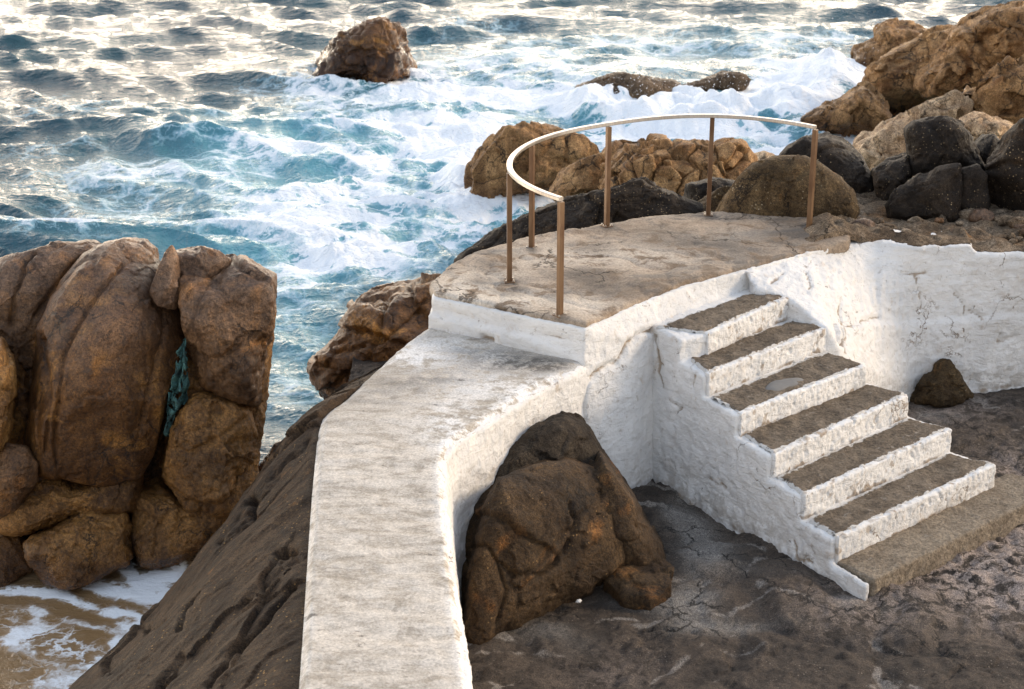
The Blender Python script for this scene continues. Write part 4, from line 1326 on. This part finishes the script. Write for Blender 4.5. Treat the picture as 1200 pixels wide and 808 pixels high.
rock('boulder', 'rough topped block forming the upper right corner of the left outcrop',
     [(214, 330), (226, 316), (248, 311), (268, 300), (288, 299), (306, 311), (323, 322), (321, 345), (316, 385), (312, 425), (300, 470), (275, 470), (245, 455), (222, 420), (214, 375)],
     (240, 640, 0), 'violet', 0.55, (265, 385), 8, 14, .10, .035, .05, cracks=[[(215, 405), (245, 420), (262, 420), (280, 405)], [(262, 300), (290, 320), (310, 325)]], crackw=.02, crackd=.07, group=GL, grow=1.035, joints=3, jstep=.05, chip=.045, fh=(.6, .93))
rock('boulder', 'brown core block with an upright right face at the seaward end of the left outcrop',
     [(195, 400), (240, 400), (300, 380), (318, 350), (314, 430), (306, 500), (299, 560), (280, 600), (220, 600), (190, 560)], (250, 640, 0), 'ochre', 0.5, (255, 490), 9, 12, .06, .03, .04, cracks=[[(215, 455), (250, 458), (290, 470)], [(250, 430), (255, 460)]], crackw=.02, crackd=.08, group=GL, grow=1.035, joints=3, jstep=.05, chip=.045, fh=(.6, .93), push=0.12)
rock('boulder', 'rounded pitted boulder below the green net in the left outcrop',
     [(196, 545), (203, 510), (212, 480), (228, 463), (252, 460), (278, 468), (295, 482), (300, 505), (296, 540), (282, 572), (256, 590), (220, 584), (198, 570)],
     (240, 645, 0), 'ochre', 0.42, (250, 525), 10, 10, .12, .045, .05, cracks=[[(225, 530), (262, 510), (290, 490)]], crackw=.02, crackd=.06, group=GL, grow=1.035, joints=3, jstep=.05, chip=.045, fh=(.6, .93), push=-0.18)
rock('rock_slab', 'wide ochre ledge under the largest left boulder',
     [(-20, 600), (10, 590), (45, 566), (100, 556), (150, 553), (165, 558), (158, 598), (120, 612), (70, 616), (20, 626), (-20, 620)], (90, 640, 0.1), 'ochre', 0.45, (80, 588), 11, 9, .08, .03, .04, group=GL, grow=1.035, joints=3, jstep=.05, chip=.045, fh=(.6, .93), push=-0.12)
rock('boulder', 'grey brown stone at the left edge resting on the wide ochre ledge',
     [(-25, 535), (8, 521), (32, 526), (45, 545), (40, 572), (22, 596), (0, 608), (-25, 608)], (10, 650, 0.1), 'violet', 0.32, (8, 565), 12, 7, .08, .03, .03, group=GL, grow=1.035, joints=3, jstep=.05, chip=.045, fh=(.6, .93), push=-0.45)
rock('boulder', 'small rounded stone awash at the left edge of the cove',
     [(-35, 632), (5, 617), (26, 626), (38, 645), (36, 668), (0, 690), (-35, 680)], (10, 662, 0), 'ochre', 0.28, (2, 650), 13, 6, .08, .03, .03, group=GL, grow=1.035, joints=3, jstep=.05, chip=.045, fh=(.6, .93), push=-0.1)
rock('rock_slab', 'wet wedge of rock standing in the foam in front of the left outcrop',
     [(30, 640), (55, 615), (100, 600), (150, 598), (159, 614), (156, 640), (146, 664), (118, 682), (75, 690), (50, 680), (38, 660)], (100, 675, 0), 'ochre', 0.42, (98, 642), 14, 14, .10, .03, .05,
     cracks=[[(90, 640), (105, 650), (110, 672)], [(60, 620), (110, 625), (150, 615)]], crackw=.02, crackd=.05, group=GL, grow=1.035, joints=3, jstep=.05, chip=.045, fh=(.6, .93))
rock('rock_slab', 'low ochre slab under the pitted boulder between it and the slope',
     [(158, 575), (185, 560), (240, 590), (275, 595), (268, 615), (235, 640), (215, 664), (185, 672), (165, 662), (156, 630)], (200, 655, 0), 'ochre', 0.42, (208, 618), 15, 10, .08, .03, .04,
     cracks=[[(200, 600), (185, 620), (180, 650)], [(162, 600), (190, 615), (235, 605)]], crackw=.02, crackd=.05, group=GL, grow=1.035, joints=3, jstep=.05, chip=.045, fh=(.6, .93))
rock('boulder', 'little brown stone lodged in the gap between the left outcrop and the slope',
     [(296, 568), (300, 550), (312, 535), (322, 519), (336, 516), (338, 528), (326, 545), (308, 565)], (310, 560, 0.6), 'brown', 0.2, (316, 542), 16, 7, .08, .03, .04, push=0.25)

rock('rock_slab', 'deep brown rock mass behind and between the blocks of the left outcrop',
     [(-60, 400), (40, 340), (150, 310), (290, 330), (300, 450), (285, 560), (262, 612), (200, 640), (80, 640), (-60, 640)], (150, 640, 0), 'brown', 0.5, (130, 500), 50, 10, .08, .03, .03, group=GL, push=0.55)

# --- seaward rocks round the platform
rock('boulder', 'jagged fractured brown rock below the left corner of the platform',
     [(515, 325), (492, 328), (470, 329), (442, 340), (416, 356), (397, 384), (378, 404), (362, 424), (366, 448), (376, 470), (392, 500), (450, 480), (520, 420), (560, 370)],
     (440, 400, 1.6), 'brown', 0.8, (455, 400), 17, 30, .09, .03, .05, joints=7, jstep=.11, fh=(.55, .95), cracks=[[(455, 335), (445, 380), (425, 430)], [(500, 350), (450, 395), (390, 415)]], crackw=.03, crackd=.08, push=0.9)
GP = 'rocks behind the platform'
rock('boulder', 'low dark rock running down to the surf behind the platform inside the railing',
     [(530, 310), (556, 292), (590, 266), (622, 250), (655, 237), (690, 226), (716, 223), (735, 216), (752, 211), (772, 222), (802, 236), (830, 246), (850, 275), (800, 300), (640, 320)], (690, 262, 2.4), 'dark', 0.8, (690, 275), 18, 14, .10, .035, .06, (.7, .7, 1.2),
     cracks=[[(690, 230), (705, 245), (700, 262)]], crackw=.03, crackd=.08, group=GP, push=1.0)
rock('boulder', 'small dark stone between the low dark rock and the big rounded boulder',
     [(800, 236), (806, 216), (835, 208), (868, 212), (872, 230), (850, 250), (815, 262)], (830, 262, 2.3), 'dark', 0.4, (835, 235), 19, 10, .1, .03, .05, group=GP, push=1.5)
rock('boulder', 'narrow brown rock beside the fourth railing post behind the deck',
     [(800, 255), (820, 235), (850, 218), (885, 222), (880, 250), (850, 275), (810, 275)], (840, 262, 2.4), 'moss', 0.4, (840, 250), 20, 10, .1, .03, .05, group=GP, push=0.9)
rock('boulder', 'big smooth rounded brown boulder lying on the deck by the last railing post',
     [(822, 269), (836, 252), (850, 232), (864, 208), (882, 192), (908, 184), (936, 182), (962, 191), (985, 207), (1000, 226), (1007, 247), (1001, 262), (985, 273), (940, 278), (880, 277), (845, 277)], (915, 256, 2.8), 'moss', 0.42, (925, 235), 21, 3, .05, .012, .018,
     cracks=[[(880, 215), (905, 212), (940, 205), (955, 195)]], crackw=.03, crackd=.03, group=GP, push=0.42)
rock('boulder', 'black rounded boulder rising behind the big smooth brown boulder',
     [(908, 190), (920, 174), (943, 161), (970, 155), (988, 161), (1004, 175), (1017, 197), (1028, 218), (1037, 238), (1045, 258), (1010, 275), (950, 260), (920, 230)], (980, 265, 2.5), 'dark', 0.6, (980, 215), 22, 8, .08, .025, .03, group=GP, push=1.2)
rock('boulder', 'dark humped boulder forming the top of the dark pile at the right',
     [(1060, 152), (1070, 142), (1090, 138), (1110, 137), (1126, 143), (1141, 165), (1151, 186), (1157, 200), (1130, 215), (1090, 222), (1062, 220), (1052, 205), (1065, 182)], (1100, 262, 2.5), 'dark', 0.5, (1103, 178), 23, 8, .10, .025, .04, cracks=[[(1095, 150), (1110, 175), (1105, 190)]], crackw=.03, crackd=.06, group='dark boulders on the right', push=0.75)
GD = 'dark boulders on the right'
rock('boulder', 'dark tilted block on the left flank of the dark pile',
     [(1022, 200), (1042, 184), (1068, 176), (1072, 200), (1060, 225), (1050, 262), (1034, 250), (1026, 225)], (1040, 262, 2.5), 'dark', 0.45, (1047, 215), 24, 10, .1, .03, .04, group=GD, push=0.6)
rock('boulder', 'dark squat block at the front foot of the dark pile beside the rubble',
     [(1036, 240), (1050, 222), (1075, 206), (1100, 196), (1126, 192), (1128, 225), (1124, 262), (1090, 270), (1055, 266), (1040, 258)], (1085, 266, 2.6), 'dark', 0.45, (1085, 235), 25, 9, .09, .03, .04, cracks=[[(1060, 225), (1080, 215), (1090, 200)]], crackw=.03, crackd=.06, group=GD, push=0.3)
rock('boulder', 'upright dark stone standing between two larger dark boulders',
     [(1118, 215), (1128, 197), (1146, 192), (1156, 206), (1160, 240), (1158, 262), (1128, 262), (1120, 240)], (1140, 262, 2.6), 'dark', 0.32, (1140, 228), 26, 7, .08, .03, .03, group=GD, push=0.18)
rock('boulder', 'large dark boulder cut off by the right edge of the picture',
     [(1150, 205), (1160, 182), (1176, 160), (1200, 140), (1240, 126), (1300, 140), (1310, 260), (1220, 270), (1162, 262), (1152, 232)], (1200, 262, 2.6), 'dark', 0.6, (1215, 200), 27, 9, .10, .025, .03, cracks=[[(1150, 200), (1180, 192), (1210, 195)]], crackw=.03, crackd=.07, group=GD, push=0.45)
rock('boulder', 'small dark stone showing in the saddle behind the upright dark stone',
     [(1136, 172), (1150, 158), (1166, 158), (1176, 170), (1172, 200), (1145, 205)], (1155, 262, 2.5), 'dark', 0.35, (1155, 182), 28, 7, .1, .03, .03, group=GD, push=1.2)

# --- tan rocks out in the surf
GS = 'tan rocks in the surf'
rock('sea_rock', 'big tan block with a flat top taking the surf left of the railing',
     [(543, 228), (546, 200), (560, 178), (576, 163), (592, 150), (640, 146), (655, 150), (682, 160), (699, 172), (700, 186), (692, 206), (662, 218), (622, 232), (582, 245), (556, 245)], (570, 232, 0), 'tan', 0.9, (620, 195), 29, 22, .05, .02, .035, fh=(.45, .85), joints=5, chip=.09,
     cracks=[[(655, 155), (640, 180), (670, 190)], [(560, 215), (610, 205), (660, 195)]], crackw=.04, crackd=.05, group=GS)
rock('sea_rock', 'sloping tan rock leaning beside the flat topped block behind the left railing posts',
     [(640, 228), (655, 203), (680, 188), (706, 180), (716, 200), (714, 232), (690, 240), (655, 240)], (680, 232, 0.3), 'tan', 0.6, (684, 212), 30, 18, .05, .02, .04, fh=(.5, .9), chip=.09, group=GS, push=-1.0)
rock('sea_rock', 'tan rock split into many blocks by deep cracks behind the railing',
     [(704, 228), (705, 196), (714, 174), (727, 163), (738, 166), (760, 160), (774, 159), (782, 168), (800, 168), (815, 165), (840, 170), (856, 163), (870, 166), (879, 178), (886, 198), (900, 212), (905, 240), (880, 265), (800, 275), (720, 265)],
     (800, 255, 1.0), 'tan', 1.0, (800, 215), 31, 12, .08, .02, .03, cells=.13, cellscale=2.7, joints=4, jstep=.1, group=GS, push=1.0)
rock('sea_rock', 'small pinkish boulder at the right end of the cracked rock',
     [(878, 190), (884, 180), (895, 177), (908, 182), (914, 196), (905, 215), (885, 212)], (895, 205, 0.5), 'pale', 0.3, (896, 196), 32, 5, .08, .02, .02, group=GS, push=-1)
rock('sea_rock', 'lone pyramid shaped brown rock far out in the sea',
     [(352, 100), (362, 86), (368, 72), (382, 60), (397, 44), (416, 33), (432, 26), (455, 24), (470, 30), (477, 48), (482, 62), (488, 78), (482, 96), (440, 104), (390, 106)], (425, 88, 0), 'brown', 1.1, (425, 66), 33, 16, .10, .035, .07, (1, 1, .8), cells=.045, cellscale=1.7, joints=6, jstep=.12, fh=(.5, .92), chip=.10)
GA = 'rocks awash in the far surf'
rock('sea_rock', 'low reef rock awash in white water above the middle of the railing',
     [(668, 112), (680, 100), (702, 92), (726, 87), (760, 91), (795, 97), (806, 108), (800, 122), (740, 130), (680, 124)], (740, 112, 0), 'rubble', 1.0, (738, 108), 34, 14, .12, .05, .08, group=GA)
rock('sea_rock', 'small reef rock at the right tail of the awash reef',
     [(776, 108), (798, 101), (820, 95), (846, 84), (870, 86), (880, 94), (872, 106), (830, 116), (804, 116)], (840, 104, 0), 'rubble', 0.8, (840, 100), 35, 12, .12, .05, .07, group=GA)

# --- headland on the right
GH = 'blocks of the tan headland at the upper right'
rock('headland_block', 'pinnacle of tan rock at the seaward tip of the headland',
     [(996, 90), (1003, 58), (1026, 46), (1024, 32), (1042, 23), (1066, 26), (1088, 38), (1095, 70), (1060, 100), (1020, 100)], (1030, 100, 0), 'tan', 0.9, (1045, 65), 37, 16, .10, .03, .07, (1, 1, .7), group=GH, joints=6, jstep=.09, chip=.11, fh=(.5, .9), push=1.5)
rock('headland_block', 'long tan slab rising steeply behind the surf of the headland',
     [(1006, 118), (1014, 90), (1040, 66), (1062, 53), (1085, 42), (1112, 30), (1140, 38), (1140, 90), (1110, 130), (1060, 150), (1030, 140)], (1030, 140, 0), 'tan', 1.2, (1075, 92), 38, 16, .05, .02, .05, (.5, .5, 1.3), cracks=[[(1030, 75), (1060, 85), (1090, 60)]], crackw=.05, crackd=.04, group=GH, joints=6, jstep=.09, chip=.11, fh=(.5, .9), push=0.8)
rock('headland_block', 'highest headland block split by a dark vertical crack near the top right corner',
     [(1072, 104), (1078, 84), (1096, 55), (1114, 30), (1135, 15), (1155, 7), (1200, 2), (1270, 0), (1280, 70), (1200, 75), (1160, 90), (1137, 100), (1110, 112), (1085, 116)], (1130, 160, 0), 'tan', 1.1, (1160, 62), 39, 18, .05, .03, .06, (.6, .6, 1.2),
     cracks=[[(1133, 28), (1148, 48), (1155, 62), (1160, 80)], [(1110, 40), (1100, 70), (1085, 100)], [(1150, 45), (1175, 30), (1200, 25)], [(1120, 55), (1135, 75), (1130, 98)]], crackw=.07, crackd=.13, group=GH, joints=6, jstep=.09, chip=.11, fh=(.5, .9), push=0.4)
rock('headland_block', 'broad smooth sloping face of the headland at the right edge',
     [(1085, 170), (1100, 140), (1125, 110), (1160, 84), (1200, 62), (1290, 30), (1300, 200), (1220, 230), (1150, 230), (1100, 215)], (1150, 190, 0.3), 'tan', 1.2, (1190, 140), 40, 12, .05, .018, .035, (.6, .6, 1.2), cracks=[[(1123, 140), (1128, 120), (1135, 105), (1200, 70)]], crackw=.07, crackd=.09, group=GH, joints=6, jstep=.09, chip=.11, fh=(.5, .9))
rock('headland_block', 'low tan wedge pointing left into the white surf of the headland',
     [(938, 140), (960, 124), (1000, 106), (1014, 98), (1034, 112), (1044, 136), (1020, 160), (985, 168), (950, 160)], (985, 156, 0), 'tan', 0.9, (995, 134), 41, 14, .08, .025, .06, (1, 1, .7), group=GH, joints=6, jstep=.09, chip=.11, fh=(.5, .9))
rock('headland_block', 'pale streaked slab at the water below the headland',
     [(995, 185), (1004, 166), (1040, 142), (1085, 122), (1120, 106), (1140, 120), (1135, 160), (1100, 200), (1060, 230), (1010, 215)], (1020, 195, 0.2), 'pale', 0.9, (1065, 165), 42, 10, .07, .02, .06, (.5, .5, 1.4), group=GH, joints=6, jstep=.09, chip=.11, fh=(.5, .9), push=-0.3)
rock('headland_block', 'small white sunlit wedge above the dark pile of boulders',
     [(1120, 145), (1132, 134), (1146, 130), (1168, 137), (1192, 146), (1180, 172), (1150, 180), (1128, 168)], (1150, 200, 0.8), 'pale', 0.5, (1152, 152), 43, 12, .06, .02, .04, group=GH, joints=6, jstep=.09, chip=.11, fh=(.5, .9), push=-0.9)

# --- courtyard rocks
rock('boulder', 'large rust brown boulder under the walkway standing on the courtyard floor',
     [(540, 660), (543, 634), (552, 602), (572, 576), (604, 554), (640, 538), (666, 531), (692, 536), (714, 548), (733, 572), (748, 602), (755, 632), (747, 662), (730, 676), (700, 690), (660, 708), (622, 731), (582, 752), (553, 770), (540, 740)],
     (650, 712, CZ), 'rust', 0.5, (645, 640), 44, 16, .06, .02, .03, yaw=.8, fh=(.62, .93), chip=.03, grow=1.03, joints=2,
     cracks=[[(668, 590), (670, 615), (658, 650), (635, 672), (605, 675), (590, 660)], [(550, 642), (570, 640), (585, 660), (595, 690), (580, 740)], [(663, 632), (650, 660), (610, 690)]], crackw=.014, crackd=.045, push=0.36, sq=.40)
rock('boulder', 'upper grey brown rock wedged between the rust brown boulder and the walkway wall',
     [(562, 600), (574, 560), (592, 522), (624, 492), (648, 479), (662, 475), (684, 488), (700, 515), (716, 545), (730, 575), (700, 610), (620, 620)],
     (660, 690, CZ), 'umber', 0.42, (645, 555), 45, 6, .06, .02, .02, push=0.86, sq=.45, yaw=.5)
rock('boulder', 'brown shoulder of rock filling the corner right of the rust brown boulder',
     [(700, 520), (722, 548), (742, 575), (760, 610), (778, 640), (785, 668), (770, 690), (730, 690), (700, 660), (690, 580)], (760, 672, CZ), 'rust', 0.45, (735, 615), 46, 8, .05, .02, .03, push=0.28, yaw=.4, chip=.015)
rock('boulder', 'low rounded hump of stone at the foot of the rust brown boulder',
     [(706, 690), (722, 672), (748, 662), (776, 664), (790, 682), (786, 700), (762, 712), (728, 708)], (750, 690, CZ + .0), 'rust', 0.15, (748, 688), 47, 5, .05, .02, .02, flat=True, joints=1)
rock('boulder', 'pyramid shaped brown rock leaning against the white retaining wall',
     [(1068, 476), (1078, 446), (1090, 430), (1102, 420), (1112, 421), (1126, 440), (1142, 466), (1136, 478), (1100, 482)], (1105, 472, CZ), 'moss', 0.28, (1105, 452), 48, 20, .05, .02, .04, push=0.14, fh=(.4, .85), chip=.09)
rock('boulder', 'small brown stone tucked left of the pyramid shaped rock by the wall',
     [(1056, 474), (1064, 456), (1078, 445), (1090, 455), (1092, 474), (1075, 480)], (1074, 471, CZ), 'moss', 0.18, (1074, 464), 49, 8, .06, .02, .03, push=0.2)
rock('pebble', 'white pebble lying before the rust brown boulder', [(674, 706), (676, 703), (680, 702), (682, 704), (680, 707), (676, 707)], (677, 709, CZ + .02), 'white', 0.04, None, 70, 3, .05, .01, .01)


# --- rubble strip at the top of the retaining wall
def build_upper_ground():
    # starts right behind the top edge of the wall and runs back under the dark boulders
    tp = np.array([[*at(*s[0])] for s in ws])
    xs = np.arange(2.55, 9.4, 0.021); ts = np.linspace(0, 1, 170) ** 1.25
    yf = np.interp(xs, tp[:, 0], tp[:, 1]); zf = np.interp(xs, tp[:, 0], tp[:, 2])
    X = np.repeat(xs[None], len(ts), 0); Y = yf[None] + 0.03 + ts[:, None] * (18.6 - yf[None])
    Y = Y + (0.05 * fbm(np.stack([X.ravel() * 2.2, 0 * X.ravel(), 0 * X.ravel()], 1), 4, 77)).reshape(X.shape) * (ts[:, None] < .5)
    Z = np.repeat(zf[None], len(ts), 0) + 0.02
    back = np.clip((Y - yf[None]) / 0.9, 0, 1)
    Z = Z * (1 - back) + 2.63 * back
    P = np.stack([X.ravel(), Y.ravel(), Z.ravel()], 1)
    f1, f2, idv = voronoi(P * np.array([3.4, 3.4, 0]) + .3 * np.stack([fbm(P * 3, 3, 1), fbm(P * 3 + 9, 3, 2), 0 * P[:, 0]], 1), 31)
    z = 0.04 * fbm(P * 1.2, 4, 91) + 0.045 * idv * sstep(0, .35, f2 - f1) + 0.025 * ridge(P * 3, 4, 92) + 0.03 * chips(P * np.array([5, 5, 0]) + 1, 9)
    t_ = np.repeat(ts[:, None], len(xs), 1).ravel()
    P[:, 2] += 0.12 * np.exp(-((P[:, 0] - 3.02) / 0.26) ** 2) * sstep(16.6, 15.6, P[:, 1]) - 0.13 * (1 - sstep(2.62, 2.86, P[:, 0] + 0.16 * fbm(P * 3, 3, 55)))
    P[:, 2] += z * sstep(0, 0.06, t_) + 0.02 * sstep(0, .03, t_) - 0.06 * (t_ == 0) - 0.30 * sstep(17.4, 18.6, P[:, 1])
    o = mesh_from('upper_ground', P, grid_faces(len(ts), len(xs)), M['rubble'])
    if o.data.polygons[len(o.data.polygons) // 2].normal.z < 0: o.data.flip_normals()
    tag(o, 'stony brown ground behind the top of the retaining wall', 'ground', kind='structure')


build_upper_ground()
rg = random.Random(4)
for k in range(26):
    x = rg.uniform(1010, 1230); y = rg.uniform(258, 284)
    if k < 5: x, y, s = [(1150, 255, 16), (1135, 252, 13), (1195, 262, 15), (1010, 268, 17), (1175, 258, 12)][k]
    else: s = rg.uniform(4, 10)
    pp = [(x + s * rg.uniform(.85, 1.2) * math.cos(a), y + s * .62 * rg.uniform(.8, 1.15) * math.sin(a)) for a in np.linspace(0, 2 * math.pi, 9, endpoint=False)]
    rock('loose_stone', 'loose brown stone among the rubble above the retaining wall', pp, (x, y + s * .3, 2.70), 'rubble' if k % 3 else 'violet', s * .006, None, 100 + k, 9, .08, .03, .03, group='loose stones in the rubble above the wall')

# ================================================================== NET SCRAP
def build_net():
    line = [(214, 402, 7), (212, 420, 13), (210, 445, 19), (208, 466, 22), (200, 484, 13), (197, 508, 8)]
    y0 = at(205, 645, 0)[1] - 0.22
    nv, nu = 130, 46
    rows = catmull([(a, b, c) for a, b, c in line], 12)
    V = []
    idx = np.linspace(0, len(rows) - 1, nv).astype(int)
    for j in idx:
        cx, cy, wd = rows[j]
        for i in range(nu):
            t = i / (nu - 1) - .5
            p = aty(cx + wd * t, cy + 6 * math.sin(t * 5 + cy * .2), y0)
            p = p + np.array([0, 0.05 * math.sin(t * 9 + cy * .05), 0])
            V.append(p)
    V = np.array(V)
    V = V + 0.05 * np.stack([fbm(V * 4, 4, 1), fbm(V * 4 + 5, 4, 2), fbm(V * 4 + 9, 4, 3)], 1)
    g_ = grid_faces(nv, nu)
    ctr = V[g_].mean(1)
    keep = (fbm(ctr * 9, 4, 14) < 0.28) & (fbm(ctr * np.array([22, 22, 5]), 3, 15) < 0.42)
    o = mesh_from('net_scrap', V - V[0], g_[keep], M['net']); o.location = V[0]
    md = o.modifiers.new('thick', 'SOLIDIFY'); md.thickness = 0.008
    tag(o, 'torn green net scrap stuck in the cleft of the left outcrop', 'net')


build_net()

# ================================================================== SKY, SUN, CAMERA
w = bpy.data.worlds.new('World'); SC.world = w
w.use_nodes = True
nt = w.node_tree; nt.nodes.clear()
wo_ = nt.nodes.new('ShaderNodeOutputWorld'); bg = nt.nodes.new('ShaderNodeBackground')
SUN_AZ, SUN_EL = math.radians(76), math.radians(24)
sky = nt.nodes.new('ShaderNodeTexSky'); sky.sky_type = 'NISHITA'; sky.sun_disc = False
sky.sun_elevation = SUN_EL; sky.sun_rotation = SUN_AZ; sky.dust_density = 2.5; sky.air_density = 1.0
tc = nt.nodes.new('ShaderNodeTexCoord')
sep = nt.nodes.new('ShaderNodeSeparateXYZ'); nt.links.new(tc.outputs['Generated'], sep.inputs[0])


def wm(op, a, b=None, clamp=False):
    n = nt.nodes.new('ShaderNodeMath'); n.operation = op; n.use_clamp = clamp
    for k, v in enumerate((a, b)):
        if v is None: continue
        if hasattr(v, 'is_output'): nt.links.new(v, n.inputs[k])
        else: n.inputs[k].default_value = v
    return n.outputs[0]


def wmix(f, a, b, blend='MIX'):
    n = nt.nodes.new('ShaderNodeMix'); n.data_type = 'RGBA'; n.blend_type = blend
    for s, v in ((n.inputs[0], f), (n.inputs[6], a), (n.inputs[7], b)):
        if hasattr(v, 'is_output'): nt.links.new(v, s)
        elif isinstance(v, tuple): s.default_value = (*v, 1)
        else: s.default_value = v
    return n.outputs[2]


# thin evening cloud: a bright warm veil low over the sea, cooler overhead
el = wm('MAXIMUM', sep.outputs[2], 0.0)
low_ = wm('POWER', wm('SUBTRACT', 1.0, el, True), 3.2)
ahead = wm('ADD', wm('MULTIPLY', sep.outputs[1], 0.5), 0.5, True)
veil = wmix(low_, (6.0, 7.2, 9.2), (12.6, 11.5, 10.2))
glow = wm('MULTIPLY', wm('POWER', low_, 0.95), wm('POWER', ahead, 2.0))
veil = wmix(glow, veil, (96.0, 80.0, 61.0))
cn = nt.nodes.new('ShaderNodeTexNoise'); mp = nt.nodes.new('ShaderNodeMapping'); mp.inputs['Scale'].default_value = (1, 1, 3.5)
nt.links.new(tc.outputs['Generated'], mp.inputs[0]); nt.links.new(mp.outputs[0], cn.inputs['Vector'])
cn.inputs['Scale'].default_value = 2.2; cn.inputs['Detail'].default_value = 6
cl = nt.nodes.new('ShaderNodeMapRange'); nt.links.new(cn.outputs[0], cl.inputs[0])
cl.inputs[1].default_value = .35; cl.inputs[2].default_value = .62; cl.inputs[3].default_value = .62; cl.inputs[4].default_value = .95
fin = wmix(cl.outputs[0], sky.outputs[0], veil)
nt.links.new(fin, bg.inputs[0]); bg.inputs[1].default_value = 0.10
nt.links.new(bg.outputs[0], wo_.inputs[0])

sl = bpy.data.lights.new('sun', 'SUN'); sl.energy = 1.75; sl.angle = math.radians(14); sl.color = (1.0, 0.77, 0.52)
so = bpy.data.objects.new('sun', sl); COL.objects.link(so)
sd = Vector((math.sin(SUN_AZ) * math.cos(SUN_EL), math.cos(SUN_AZ) * math.cos(SUN_EL), math.sin(SUN_EL)))
so.rotation_euler = sd.to_track_quat('Z', 'Y').to_euler(); so.location = sd * 30 + Vector((0, 15, 0))

cd = bpy.data.cameras.new('camera'); cam = bpy.data.objects.new('camera', cd); COL.objects.link(cam)
cam.location = CAM; cam.rotation_euler = (math.pi / 2 - PITCH, 0, 0)
cd.sensor_width = 36; cd.lens = F / 1200 * 36; cd.clip_end = 6000; cd.clip_start = 0.1
cd.dof.use_dof = True; cd.dof.focus_distance = 14.2; cd.dof.aperture_fstop = 4.0
SC.camera = cam
SC.view_settings.view_transform = 'Standard'; SC.view_settings.look = 'None'; SC.view_settings.gamma = 1
SC.view_settings.exposure = 0.45
SC.render.film_transparent = False
